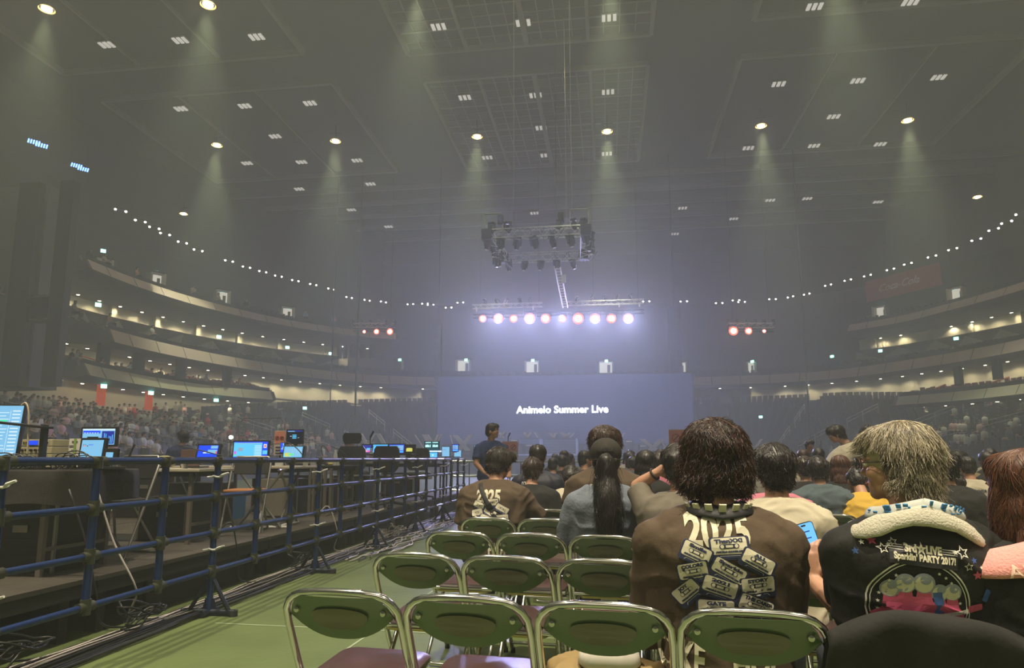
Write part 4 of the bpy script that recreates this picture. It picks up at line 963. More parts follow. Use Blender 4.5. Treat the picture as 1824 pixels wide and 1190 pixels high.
    HB_((0, .060, .130), (.058, .032, .040)); HB_((0, .090, .058), (.015, .020, .013)); HB_((0, .087, .080), (.010, .013, .024)); HB_((0, .072, .022), (.024, .022, .012))
    HB_((.036, .066, .100), (.024, .016, .009)); HB_((-.036, .066, .100), (.024, .016, .009)); HB_((.040, .062, .055), (.022, .022, .022)); HB_((-.040, .062, .055), (.022, .022, .022))
    for sd in (1, -1): HB_((sd*.079, -.004, .062), (.008, .020, .032)); HB_((sd*.083, -.014, .070), (.007, .012, .022))
    # hips and legs under the clothes
    if pose == 'sit':
        for sd in (1, -1):
            K = Vector((sd*.11, .46, .50)); Fo = Vector((sd*.12, .44, .09)); H0 = Vector((sd*.09, .03, zp-.02))
            body.tube([H0, H0.lerp(K, .5), K], [.078, .066, .050], 10); body.tube([K, K.lerp(Fo, .4), Fo], [.05, .048, .034], 10); body.tube([Fo, Fo+Vector((0, .16, -.05))], [.036, .030], 8)
    else:
        for sd in (1, -1):
            H0 = Vector((sd*.09, .0, zp-.04)); K = Vector((sd*.10, .02, .49)); Fo = Vector((sd*.11, -.01, .08))
            body.tube([H0, H0.lerp(K, .5), K], [.085, .070, .052], 10); body.tube([K, K.lerp(Fo, .4), Fo], [.052, .050, .034], 10); body.tube([Fo, Fo+Vector((0, .17, -.04))], [.036, .030], 8)
    bm_ = remesh(body, fvox or vox, 2 if vox < .008 else 1, name='body'); bo = link(bm_, 'body', skin, root)
    if face:
        for sd in (1, -1):
            e = MB(); e.ball(HM @ (Vector((sd*.031, .083, .083))*hs), (.0125*hs, .008*hs, .0075*hs), 12, 8, HR); eo = e.build('eye', M['eyew'], root, smooth='all')
            MB().ball(HM @ (Vector((sd*.031, .0885, .083))*hs), (.0055*hs, .004*hs, .0055*hs), 10, 6, HR).build('iris', M['iris'], eo, smooth='all')
            MB().tube([HM @ (Vector((sd*q, yy, zz))*hs) for q, yy, zz in ((.014, .094, .103), (.030, .092, .108), (.047, .082, .102))], .0035, 6).build('eyebrow', hairm or M['iris'], root)
        MB().ball(HM @ (Vector((0, .091, .022))*hs), (.021*hs, .007*hs, .006*hs), 14, 6, HR).build('mouth', M['lip'], root, smooth='all')
    sm_ = remesh(sh, vox, 6, fold*1.9, 6.5, 'shirt', 1.6, seed=hash(label) % 97 if False else len(label)*3.1); so = link(sm_, cloth_name, shirt, root)
    if vox < .0125 and collar:
        co = [T(.078*math.cos(q), .004+.070*math.sin(q), .540-.012*abs(math.cos(q))+.006*math.sin(q)) for q in [2*PI*k/20 for k in range(20)]]
        MB().tube(co, .010, 8, closed=True).build('collar', shirt, so, smooth='all')
    if legs:
        pt = MB()
        if pose == 'sit':
            pt.loft([ell_ring(T(0, 0, q), .175*wid, .145) for q in (-.07, .0, .06)])
            for sd in (1, -1):
                K = Vector((sd*.11, .47, .505)); Fo = Vector((sd*.12, .44, .10)); H0 = Vector((sd*.09, .03, zp-.02))
                pt.tube([H0, H0.lerp(K, .5), K], [.095, .085, .068], 12); pt.ball(K, .068, 12, 8); pt.tube([K, K.lerp(Fo, .5), Fo], [.066, .062, .052], 12)
        else:
            pt.loft([ell_ring(T(0, 0, q), .17*wid, .13) for q in (-.1, .0, .06)])
            for sd in (1, -1):
                H0 = Vector((sd*.09, .0, zp-.04)); K = Vector((sd*.10, .02, .49)); Fo = Vector((sd*.11, -.01, .09)); pt.tube([H0, K, Fo], [.098, .075, .06], 12)
        link(remesh(pt, max(vox*1.4, .014), 3, .003, name='trousers'), 'trousers', pants or M['jean'], root)
        sho = MB()
        for sd in (1, -1):
            fy = .47 if pose == 'sit' else .03; sho.loft([ell_ring((sd*.12, fy, 0.003), .046, .13), ell_ring((sd*.12, fy, .03), .048, .135), ell_ring((sd*.12, fy-.03, .075), .040, .09), ell_ring((sd*.12, fy-.06, .10), .036, .045)])
        sho.build('shoes', M['black'], root, smooth='all')
    hm_ = hairm or M['hairb']; hl = hm_ if isinstance(hm_, (list, tuple)) else [hm_]
    if hair and hair != 'none':
        hsh = head_parts(HM, hair, vox, hs); hv = .007 if vox < .009 else .010
        hme = remesh(hsh, hv, 3, .011 if hair == 'messy' else .007 if hair in ('puffy', 'medium', 'grey') else .003, 30, 'hair', .45); ho = link(hme, 'hair', hl, root)
        if nstr:
            HMi = HM.inverted()
            def flow(p, rnd, HMi=HMi):
                q = HMi @ p; return HR @ flow_cap(q, rnd)
            big = hair in ('messy', 'puffy', 'grey', 'medium')
            mb = strands(hme, nstr, strand[1], 6, strand[0], .0075 if hair == 'messy' else .0045 if big else .003, len(label)+nstr, flow, len(hl), flare=.35 if hair == 'messy' else .12 if big else 0, curl=.6 if hair == 'messy' else (.16 if hair == 'grey' else .3 if hair == 'puffy' else 0), wobk=.17 if hair == 'grey' else .24, ok=lambda p: not ((HMi @ p).z < .112*hs and (HMi @ p).y > .028))
            link_o = mb.build('hair_strands', hl, ho, smooth='all', fix=False)
    return root, dict(T=T, HM=HM, HR=HR, shirt=so, body=bo, hand=hand_pts, zp=zp, hs=hs, RT=RT)
# hair colours
def hmat(n, c, r=.42): return mat(n, c, r, var=.35, scale=40, spec=.6)
M['hairb'] = hmat('hair_black', (0.014, 0.010, 0.008)); M['hairbr'] = [hmat('hair_dark_brown', (0.030, 0.015, 0.009)), hmat('hair_brown_reddish', (0.075, 0.024, 0.014)), hmat('hair_brown_black', (0.012, 0.007, 0.005))]
M['hairlb'] = [hmat('hair_chestnut', (0.10, 0.035, 0.016)), hmat('hair_chestnut_dark', (0.05, 0.018, 0.010)), hmat('hair_chestnut_light', (0.17, 0.065, 0.03))]
M['hairg'] = [hmat('hair_grey_yellowish', (0.40, 0.34, 0.22)), hmat('hair_grey_dark', (0.085, 0.07, 0.05)), hmat('hair_grey_pale', (0.62, 0.55, 0.42)), hmat('hair_grey_mid', (0.22, 0.185, 0.12))]
# ---- flat prints wrapped on a garment
def grid_cut(bm, step):
    xs = [v.co.x for v in bm.verts]; ys = [v.co.y for v in bm.verts]
    if not xs: return
    for ax, lo, hi in ((0, min(xs), max(xs)), (1, min(ys), max(ys))):
        q = math.ceil(lo/step)*step
        while q < hi:
            n_ = Vector((1, 0, 0)) if ax == 0 else Vector((0, 1, 0)); bmesh.ops.bisect_plane(bm, geom=bm.verts[:]+bm.edges[:]+bm.faces[:], plane_co=n_*q, plane_no=n_); q += step
def rrect(w_, h, r=.2, n=4):
    r = r*min(w_, h); o = []
    for cx, cy, a0 in ((w_/2-r, h/2-r, 0), (-w_/2+r, h/2-r, PI/2), (-w_/2+r, -h/2+r, PI), (w_/2-r, -h/2+r, 3*PI/2)):
        o += [(cx+r*math.cos(a0+PI/2*k/n), cy+r*math.sin(a0+PI/2*k/n)) for k in range(n+1)]
    return o
def circ(r, n=16, cx=0, cy=0): return [(cx+r*math.cos(2*PI*k/n), cy+r*math.sin(2*PI*k/n)) for k in range(n)]
def star(r, r2=None, n=5, rot=PI/2): r2 = r2 or r*.45; return [((r if k % 2 == 0 else r2)*math.cos(rot+PI*k/n), (r if k % 2 == 0 else r2)*math.sin(rot+PI*k/n)) for k in range(2*n)]
class Print:
    """collects coloured flat shapes in (x, z) metres, then lays them on a surface."""
    def __init__(s): s.items = []
    def poly(s, pts, m, layer, off=(0, 0), rot=0, sc=1.0):
        c, q = math.cos(rot), math.sin(rot); s.items.append(('p', [((x*c-y*q)*sc+off[0], (x*q+y*c)*sc+off[1]) for x, y in pts], m, layer)); return s
    def ring(s, outer, inner, m, layer, off=(0, 0), rot=0):
        n = len(outer)
        for k in range(n): s.poly([outer[k], outer[(k+1) % n], inner[(k+1) % n], inner[k]], m, layer, off, rot)
        return s
    def text(s, t, size, m, layer, off=(0, 0), rot=0, sx=1.0, sy=1.0, bold=0.0, shear=0.0, width=None):
        me = text_mesh(t, size, bold, 0, shear)
        xs = [v.co.x for v in me.vertices] or [0, 1]
        if width: sx = width/(max(xs)-min(xs))
        c, q = math.cos(rot), math.sin(rot); vs = [((v.co.x*sx*c-v.co.y*sy*q)+off[0], (v.co.x*sx*q+v.co.y*sy*c)+off[1]) for v in me.vertices]
        s.items.append(('t', (vs, [tuple(p.vertices) for p in me.polygons]), m, layer)); bpy.data.meshes.remove(me); return s
    def scale(s, k):
        s.items = [(a, [(x*k, y*k) for x, y in g] if a == 'p' else ([(x*k, y*k) for x, y in g[0]], g[1]), m, L) for a, g, m, L in s.items]; return s
    def lay(s, name, mats, surf, parent, zoff=0.0, xoff=0.0, gap=.0035, dl=.0007, step=.02, dirn=1):
        surfme = surf.data; bvh = BVHTree.FromPolygons([v.co for v in surfme.vertices], [tuple(p.vertices) for p in surfme.polygons]); keys = list(mats)
        bm = bmesh.new(); lay_ = bm.verts.layers.float.new('lay')
        for kind, g, m, L in s.items:
            b = bmesh.new()
            if kind == 'p': vv = [b.verts.new((x, y, 0)) for x, y in g]; b.faces.new(vv); bmesh.ops.triangulate(b, faces=b.faces[:])
            else:
                vv = [b.verts.new((x, y, 0)) for x, y in g[0]]
                for f in g[1]:
                    try: b.faces.new([vv[i] for i in f])
                    except ValueError: pass
            grid_cut(b, step); mp = {}
            for v in b.verts: nv = bm.verts.new(v.co); nv[lay_] = L; mp[v] = nv
            for f in b.faces:
                try: nf = bm.faces.new([mp[v] for v in f.verts]); nf.material_index = keys.index(m)
                except ValueError: pass
            b.free()
        last = Vector((0, 0, 0))
        for v in bm.verts:
            x, zz = v.co.x+xoff, v.co.y+zoff; h = bvh.ray_cast(Vector((x, -2*dirn, zz)), Vector((0, dirn, 0)))[0]
            yy = h.y if h is not None else last; last = yy if not isinstance(yy, Vector) else 0
            v.co = Vector((x, (yy if not isinstance(yy, Vector) else 0)-dirn*(gap+dl*v[lay_]), zz))
        me = bpy.data.meshes.new(name); bm.to_mesh(me); bm.free()
        o = link(me, name, [mats[k] for k in keys], parent); return o
M['pcream'] = mat('print_cream', (.66, .62, .46), .6, var=.06); M['pnavy'] = mat('print_navy', (.018, .024, .07), .6); M['pwhite'] = mat('print_white', (.72, .70, .62), .6)
M['ppink'] = mat('print_pink', (.62, .09, .20), .55); M['pblue'] = mat('print_blue', (.05, .12, .38), .55); M['ppale'] = mat('print_pale_pink', (.70, .40, .40), .55); M['pgrey'] = mat('print_grey_blue', (.30, .32, .40), .6); M['pblack'] = mat('print_black', (.015, .015, .018), .6)
PM = {'c': M['pcream'], 'n': M['pnavy'], 'w': M['pwhite'], 'p': M['ppink'], 'b': M['pblue'], 'k': M['pblack'], 'pp': M['ppale'], 'g': M['pgrey']}
def cassette(P, cx, cy, w_, h, ang, title, tb=.0, detail=True, L=2):
    c, s = math.cos(ang), math.sin(ang)
    def o(x, y): return (cx+x*c-y*s, cy+x*s+y*c)
    P.poly(rrect(w_*1.14, h*1.42, .12), 'n', L, o(w_*.01, -h*.15), ang)
    P.poly([(w_*-.27, 0), (w_*.27, 0), (w_*.33, -h*.14), (-w_*.33, -h*.14)], 'w', L+.5, o(0, -h*.60), ang); P.poly([(w_*-.26, 0), (w_*.26, 0), (w_*.32, -h*.15), (-w_*.32, -h*.15)], 'n', L+1, o(0, -h*.615), ang)
    P.poly(rrect(w_, h, .16), 'c', L+1, (cx, cy), ang)
    P.poly(rrect(w_*.56, h*.27, .5), 'n', L+2, o(0, -.02*h), ang)
    for sx in (-1, 1): P.poly(circ(h*.115), 'c', L+3, o(sx*w_*.20, -.02*h), ang)
    P.poly(rrect(w_*.2, h*.15, .1), 'c', L+3, o(0, -.02*h), ang)
    if detail:
        P.text(title, h*.30, 'n', L+2, o(0, h*.30), ang, bold=tb, width=w_*min(.8, .11*len(title)+.1)); P.text('ANIMELO SUMMER LIVE', h*.13, 'n', L+2, o(0, -h*.36), ang, width=w_*.8, bold=.001)
def cassette_print(detail=True):
    P = Print()
    P.text('2025', .15, 'c', 0, (0, .270), 0, sy=1.0, width=.215, bold=.006)
    P.text('OKE', .15, 'c', 0, (-.13, -.155), -.05, width=.14, bold=.006); P.text('HOI', .13, 'c', 0, (.10, -.155), 0, width=.14, bold=.006)
    T_ = [(.035, .196, .135, .060, .07, 'ThanXX!'), (-.085, .165, .105, .056, -.42, 'Smile'), (.14, .13, .125, .052, -.50, 'ALL'), (-.10, .085, .108, .058, .22, 'COLORS'), (.03, .09, .125, .055, -.50, 'Sparkle'), (.135, .028, .125, .058, .10, 'STORY'),
          (-.125, -.01, .10, .055, .78, 'JOY'), (-.005, .02, .125, .058, -.30, '2021'), (-.02, -.075, .130, .062, .0, 'GATE'), (.125, -.06, .130, .058, -.38, 'THE CARD')]
    for i, t in enumerate(T_): cassette(P, t[0]*.90, (t[1]-.06)*.76+.125, t[2]*.88, t[3]*.88, *t[4:], tb=.001, detail=detail, L=2+4*(i % 3)*.01+i*4.2*.25)
    return P
# ---------------------------------------------------------------- the foreground people
M['brown'] = mat('brown_tee_fabric', (0.082, 0.054, 0.031), .85, var=.08, scale=5, bump=.10, bscale=60)
M['blacktee'] = mat('black_tee_fabric', (0.010, 0.0095, 0.008), .85, var=.1, scale=5, bump=.10, bscale=60)
M['navy'] = mat('navy_jersey', (0.012, 0.013, 0.030), .6, bump=.08)
M['denim'] = mat('washed_denim_shirt', (0.15, 0.175, 0.215), .85, var=.45, scale=9, bump=.2, bscale=70)
M['creamtee'] = mat('cream_tee_fabric', (0.50, 0.45, 0.33), .85, bump=.1)
M['olive'] = mat('olive_grey_tee', (0.15, 0.13, 0.10), .85, bump=.1)
M['pinktee'] = mat('pink_tee', (0.50, 0.16, 0.22), .85, bump=.1)
M['bluejk'] = mat('blue_grey_jacket', (0.075, 0.105, 0.12), .8, bump=.15)
M['yellowt'] = mat('yellow_jacket', (0.58, 0.36, 0.04), .8, bump=.1)
M['oranget'] = mat('orange_tee', (0.85, 0.20, 0.02), .8, bump=.1)
M['camo'] = mat('camo_jacket', (0.26, 0.20, 0.11), .85, var=.6, scale=18, bump=.1)
M['polo'] = mat('blue_polo', (0.018, 0.035, 0.13), .8, bump=.1)
M['towel'] = mat('cream_towel', (0.55, 0.52, 0.42), .95, var=.12, scale=30, bump=.35, bscale=160)
M['pinktow'] = mat('pink_towel', (0.85, 0.36, 0.33), .95, var=.12, scale=14, bump=.3, bscale=140)
M['screenb'] = emat('phone_screen_blue', (.16, .48, 1.0), 1.15)
def seat(r, k, dx=0, dy=0): p = chair_pos(r, k); return (p.x+dx, p.y+dy)
def xat(px, Y, py=850): return at(px, py, Y=Y).x
def place(fig, r): fig.rotation_euler.z = r
def band(T_, pts, w_, th, name, m, parent, n=4):
    """flat strap or towel following pts (centre line) with outward normals given"""
    mb = MB(); rings = []
    for i, (p, nr, ww) in enumerate(pts):
        a = pts[max(0, i-1)][0]; b = pts[min(len(pts)-1, i+1)][0]; t = (Vector(b)-Vector(a)).normalized(); nr = Vector(nr).normalized(); s_ = t.cross(nr).normalized(); p = Vector(p)
        rings.append([p+s_*(ww*math.cos(q))+nr*(th*math.sin(q)) for q in [2*PI*k/12 for k in range(12)]])
    return mb.loft(rings).build(name, m, parent, smooth='all')
# man in the brown cassette shirt
Y = 2.36; x = xat(1286, Y, 940)
man1, I = figure('person', 'person with shaggy reddish brown hair in a brown cassette print tee, in the nearest row', x, Y, rz=.02, s=1.0, lean=-.015, side=-.015, wid=1.10, head=(4, -3, 0), shirt=M['brown'], sleeve=1.0, hair='messy', hairm=M['hairbr'],
                 vox=.0085, fvox=.006, nstr=4200, hs=.98, fold=.005, strand=(.0013, .065), face=True, arms={-1: ((-.235, .12, .10), (-.12, .30, .08), (.3, .9, -.3), (0, 0, -1)), 1: ((.205, .12, .10), (.12, .30, .08), (-.3, .9, -.3), (0, 0, -1))})
cassette_print().scale(.90).lay('cassette_print', PM, I['shirt'], I['shirt'], zoff=I['zp']+.232, xoff=-.036)
T = I['T']
pts = []
for k in range(13):
    a = -PI*.98+PI*.96*k/12+0; ca, sa = math.cos(a+0), math.sin(a); pts.append((T(.092*ca, -.002+.085*sa, .535+.016*abs(ca)), (ca*.6, sa*.6, .75), .030))
band(T, pts, .03, .010, 'neck_towel', M['pblack'], man1)
mb = MB()
for k in range(7):
    a = -PI*.9+PI*.8*k/6; p = T(.098*math.cos(a), -.006+.092*math.sin(a), .545); mb.box(p, (.022, .006, .04), a+PI/2, .5)
mb.build('towel_pattern', M['pcream'], man1)
# grey haired man with the black tee
Y = 2.26; x = xat(1622, Y, 960)
man2, I = figure('person', 'person with thick grey hair and printed black tee and neck towel, holding a phone', x, Y, rz=-.03, s=1.0, lean=-.06, side=-.012, wid=1.03, head=(60, 3, 0), shirt=M['blacktee'], sleeve=.72, hair='grey', hairm=M['hairg'],
                 vox=.0085, fvox=.0055, nstr=9000, hs=.97, fold=.005, strand=(.00085, .070), neckoff=(-.016, .0),
                 arms={('w', -1): True, -1: (tuple(at(1512, 1095, Y=2.36)-Vector((x, Y, 0))), tuple(at(1443, 1034, Y=2.52)-Vector((x, Y, 0))), (-.05, .15, .95), (.65, .75, 0)), ('curl', -1): .75, ('thumb', -1): -1, 1: ((.27, .10, .16), (.12, .30, .12), (-.3, .9, -.3), (0, 0, -1))})
T = I['T']; HM = I['HM']
P = Print(); ang = -.10
P.ring([(x_*1.0, y_) for x_, y_ in circ(.125, 40)], circ(.121, 40), 'w', 1, (0, -.025)); P.ring(circ(.116, 40), circ(.1135, 40), 'w', 1, (0, -.025))
P.poly([(-.105, -.10), (-.112, -.055), (-.09, -.035), (-.06, -.03), (-.05, -.01), (-.02, .0), (.01, -.005), (.05, -.02), (.08, -.01), (.105, -.04), (.11, -.09), (.06, -.125), (-.05, -.125)], 'p', 2)
for x_, y_, r in ((-.070, .018, .024), (-.036, .034, .026), (.008, .036, .027), (.046, .012, .023), (.078, .014, .023)):
    P.poly(circ(r, 20), 'g', 1.2+y_*8, (x_, y_)).poly(circ(r*.82, 18), 'c', 1.4+y_*8, (x_, y_-r*.1)).poly(circ(r*.5, 14), 'g', 1.6+y_*8, (x_+.004, y_+r*.35)).poly([(-r*.6, 0), (r*.6, 0), (r*.9, -.05), (-r*.9, -.05)], 'p', 1.0, (x_, y_-r*.8))
P.poly([(-.012, .012), (.012, .014), (.02, -.06), (-.004, -.06)], 'b', 2.5, (.04, 0))
c_ = .22
P.poly(rrect(.115, .011, .1), 'w', 4, (.075, -.045), c_).poly(rrect(.04, .018, .3), 'p', 5, (.138, -.028), c_).poly(rrect(.016, .034, .3), 'b', 4, (.168, .005), -.5)
P.poly([(-.06, -.02), (-.02, -.03), (.03, -.022), (.045, .0), (.03, .022), (-.02, .018), (-.06, .03), (-.085, .0)], 'p', 3.5, (-.0, -.068), c_)
for q in (-.02, .012): P.poly(rrect(.010, .026, .1), 'b', 5, (.0+q, -.062+q*.2), c_)
P.poly([(.05, -.075), (.12, -.085), (.125, -.105), (.06, -.098)], 'w', 4)
for k in range(9): P.poly(star(.0052), 'w', 3, (.098*math.cos(2.2+k*.22), -.025+.098*math.sin(2.2+k*.22)))
for k in range(6): P.poly(star(.0050), 'w', 3, (.098*math.cos(.1+k*.2), -.025+.098*math.sin(.1+k*.2)))
P.poly(rrect(.165, .052, .05), 'k', 6, (.012, .106), ang)
for q in (-1, 0, 1): P.poly(rrect(.165, .0016, .1), 'w', 7, (.012+.012*0, .124+q*.006), ang)
P.poly(rrect(.095, .024, .05), 'k', 8, (.012, .124), ang).text('3rd☆LIVE', .028, 'c', 9, (.012, .124), ang, width=.092, bold=.0015)
P.text("Sparklin' PARTY 2017!", .024, 'c', 9, (.014, .101), ang, width=.150, bold=.0012)
for x_, y_, r, cm in ((-.083, .125, .015, 'w'), (.110, .118, .019, 'w'), (-.055, .142, .012, 'w'), (.12, .082, .012, 'w')):
    P.ring(star(r), star(r*.68), cm, 9, (x_, y_), .15)
for x_, y_, r, cm in ((-.102, .142, .013, 'p'), (.142, .060, .013, 'p'), (-.125, .136, .008, 'w'), (-.145, .112, .011, 'b'), (.138, .098, .009, 'b'), (.155, .08, .005, 'w'), (-.068, .134, .007, 'w'), (.09, .118, .007, 'w')):
    P.poly(star(r), cm, 9, (x_, y_), .1)
P.scale(1.02).lay('party_print', PM, I['shirt'], I['shirt'], zoff=I['zp']+.325, xoff=-.050)
pts = []
for k in range(17):
    a = -PI*1.12+PI*1.24*k/16; ca, sa = math.cos(a), math.sin(a)
    pts.append((T(.172*ca-.008, -.005+.112*sa, .562-.062*abs(ca)**1.5-.018*(ca > 0)*ca), (ca*.45, sa*.8, .45), .030+.006*math.sin(k*1.7)))
tw = band(T, pts, .03, .013, 'neck_towel', M['towel'], man2)
pts = []
for k in range(15):
    a = -PI*1.0+PI*1.0*k/14; ca, sa = math.cos(a), math.sin(a); pts.append((T(.118*ca, -.002+.094*sa, .588-.030*abs(ca)), (ca*.6, sa*.7, .5), .022))
band(T, pts, .03, .012, 'towel_fold', mat('towel_blue_print', (.50, .52, .48), .9), tw)
rr_ = random.Random(5); mb = MB()
for k in range(26):
    a = -PI*.95+PI*.9*rr_.random(); ca, sa = math.cos(a), math.sin(a); p = T(.126*ca, -.006+.106*sa, .592-.030*abs(ca)+rr_.uniform(-.014, .010)); mb.box(p, (rr_.uniform(.006, .018), .004, rr_.uniform(.006, .016)), a+PI/2, .55)
mb.build('blue_pattern', mat('towel_blue', (.05, .22, .50), .8), tw)
gl = MB()
for sd in (1, -1):
    gl.tube([HM @ Vector((sd*.032+.021*math.cos(a), .108-.006*abs(math.cos(a)), .082+.016*math.sin(a))) for a in [2*PI*q/14 for q in range(14)]], .0014, 6, closed=True); gl.rod(HM @ Vector((sd*.054, .102, .085)), HM @ Vector((sd*.086, -.005, .085)), .0016, 6)
gl.rod(HM @ Vector((-.011, .108, .085)), HM @ Vector((.011, .108, .085)), .0014, 6); gl.build('glasses', M['dark'], man2)
E_, W_ = I['hand'][-1]
ph_c = man2.matrix_world  # phone rests in the raised hand
bpy.context.view_layer.update()
pc = at(1441, 971, Y=2.545)
phn = thing('smartphone', 'smartphone with a lit blue screen, held up by the grey haired person', 'phone', pc, .30)
phn.rotation_euler = (-.12, -.24, .22)
MB().loft([[(x_, -.004, z_) for x_, z_ in rrect(.074, .152, .14)], [(x_, .004, z_) for x_, z_ in rrect(.074, .152, .14)]]).build('case', M['black'], phn)
MB().add([(x_, -.0046, z_) for x_, z_ in rrect(.069, .147, .12)], [tuple(range(20))]).build('screen', M['screenb'], phn)
mb = MB()
for q in range(5): mb.box((-.006+.004*(q % 2), -.0050, .045-.022*q), (.045-.008*(q % 3), .0006, .004))
mb.build('screen_text', emat('screen_text_dark', (.05, .14, .5), .5), phn); MB().add([(x_, -.0052, z_+.066) for x_, z_ in rrect(.018, .006, .5)], [tuple(range(20))]).build('camera_pill', M['black'], phn)
# woman with the pink towel at the right edge
Y = 2.20; x = xat(1838, Y, 960)
p3, I = figure('person', 'person with long chestnut hair and a pink neck towel, at the right edge', x, Y, rz=.05, s=.925, lean=-.03, side=-.01, wid=1.0, head=(12, 2, 0), shirt=M['blacktee'], hair='long', hairm=M['hairlb'],
               vox=.0095, nstr=3200, strand=(.0014, .14), fold=.007, hs=1.02)
T = I['T']; pts = []
for k in range(17):
    a = -PI*1.1+PI*1.2*k/16; ca, sa = math.cos(a), math.sin(a); pts.append((T(.190*ca, -.012+.125*sa, .545-.055*abs(ca)), (ca*.5, sa*.8, .6), .056))
tw = band(T, pts, .05, .022, 'neck_towel', M['pinktow'], p3)
P = Print(); P.text('ANIMELO', .05, 'w', 1, (-.07, 0), .12, bold=.001, width=.2); P.lay('towel_letters', {'w': mat('towel_pale_letters', (.9, .62, .5), .9)}, tw, tw, zoff=.985, gap=.003)
# cream tee with black lettering
Y = 3.42; x = xat(1384, Y)
p4, I = figure('person', 'person with black hair in a cream tee with small black lettering, beside the shaggy head', x, Y, rz=-.05, s=.965, lean=.03, side=.0, wid=1.03, head=(14, 8, 0), shirt=M['creamtee'], hair='medium', hairm=M['hairbr'][2], vox=.010, nstr=1800, strand=(.0018, .05), fold=.006)
P = Print(); P.text('LiSA', .034, 'k', 1, (-.015, .0), -.06, width=.075, bold=.0006).text('LiVE iS SMiLE ALWAYS', .014, 'k', 1, (.03, -.026), -.06, width=.09); P.lay('lettering', PM, I['shirt'], I['shirt'], zoff=I['zp']+.435, xoff=.0)
# denim shirt, black cap and ponytail
Y = 4.22; x = xat(1080, Y)
p5, I = figure('person', 'person in a washed denim shirt with a black cap and a very long black ponytail', x, Y, rz=0, s=.99, lean=.0, wid=1.02, head=(0, 2, 0), shirt=M['denim'], sleeve=1.0, hair='short', hairm=M['hairb'], vox=.0095, nstr=900, strand=(.0014, .04), fold=.006, hs=1.02)
T = I['T']; HM = I['HM']; HR = I['HR']
cp = MB(); cp.ball(HM @ Vector((0, -.008, .122)), (.098, .112, .094), 26, 16, HR); me = remesh(cp, .007, 4, 0, name='cap'); 
bm = bmesh.new(); bm.from_mesh(me); HMi = HM.inverted()
bmesh.ops.delete(bm, geom=[f for f in bm.faces if (HMi @ f.calc_center_median()).z < .078 or ((HMi @ f.calc_center_median()).y < -.05 and abs((HMi @ f.calc_center_median()).x) < .045 and (HMi @ f.calc_center_median()).z < .118)], context='FACES')
bm.to_mesh(me); bm.free(); cap = link(me, 'cap', mat('cap_black_cotton', (.022, .019, .014), .85, bump=.15), p5)
sd_ = cap.modifiers.new('s', 'SOLIDIFY'); sd_.thickness = .004
MB().tube([HM @ Vector((.10*math.cos(a), -.008+.114*math.sin(a), .078)) for a in [-PI*.5-.45+PI*2*0-(2*PI-.9)*k/28+.0 for k in range(29)]], .0035, 6).build('cap_band', cap.data.materials[0], cap)
MB().loft([[HM @ Vector((x_, y_, .085-.012*(abs(x_)/.07)**2+dz)) for x_, y_ in [(.075*math.cos(a), .085+.075*math.sin(a)*(1 if math.sin(a) > 0 else .1)) for a in [2*PI*k/20 for k in range(20)]]] for dz in (0, .004)]).build('cap_brim', cap.data.materials[0], cap)
MB().tube([HM @ Vector((.05-.10*k/8, -.108+.012*(k-4)**2/16, .076+.0*k)) for k in range(9)], .006, 6).build('cap_strap', cap.data.materials[0], cap)
MB().box(HM @ Vector((.055, -.098, .078)), (.018, .006, .014), .5).build('cap_buckle', M['rail'], cap); MB().ball(HM @ Vector((0, -.01, .218)), .008, 8, 6).build('cap_button', cap.data.materials[0], cap)
tail = MB(); tail.tube([HM @ Vector((0, -.105, .095)), HM @ Vector((0, -.135, .08)), HM @ Vector((.0, -.13, .03)), HM @ Vector((.004, -.12, -.04)), T(.008, -.155, .47), T(.012, -.17, .38), T(.014, -.165, .28), T(.02, -.155, .19)], [.026, .036, .052, .062, .066, .062, .052, .022], 14)
me = remesh(tail, .009, 3, .007, 34, 'ponytail', .25); po = link(me, 'ponytail', M['hairb'], p5)
strands(me, 1400, .22, 7, .0014, .009, 4, lambda p, r: Vector((0, 0, -1)), flare=.5).build('ponytail_strands', M['hairb'], po, smooth='all', fix=False)
cpz = T(0, 0, .545)
mb = MB(); pts = [(T(.098*math.cos(a), -.0+.085*math.sin(a), .535-.012*abs(math.cos(a))), (math.cos(a)*.6, math.sin(a)*.6, .6), .020) for a in [-PI*1.2+PI*1.4*k/14 for k in range(15)]]
band(T, pts, .02, .006, 'collar', M['denim'], p5)
P = Print(); P.poly([(-.19, 0), (.19, 0), (.19, .003), (-.19, .003)], 'd', 1).poly([(-.0015, 0), (.0015, 0), (.0015, -.3), (-.0015, -.3)], 'd', 1, (-.09, 0)).poly([(-.0015, 0), (.0015, 0), (.0015, -.3), (-.0015, -.3)], 'd', 1, (.09, 0))
P.lay('yoke_seam', {'d': mat('denim_seam', (.17, .21, .25), .8)}, I['shirt'], I['shirt'], zoff=I['zp']+.40, gap=.002)
# taller man ahead of the denim shirt
Y = 5.28; x = xat(1079, Y)
p6, I = figure('person', 'tall person with puffy dark hair in a brown tee, just ahead of the black cap', x, Y, s=1.075, lean=.02, wid=1.12, shirt=M['brown'], hair='puffy', hairm=M['hairbr'], vox=.012, nstr=1500, strand=(.0026, .06), hs=1.05)
P = Print(); P.text('2025', .1, 'c', 0, (0, 0), 0, width=.24, bold=.004); P.lay('lettering', PM, I['shirt'], I['shirt'], zoff=I['zp']+.40)
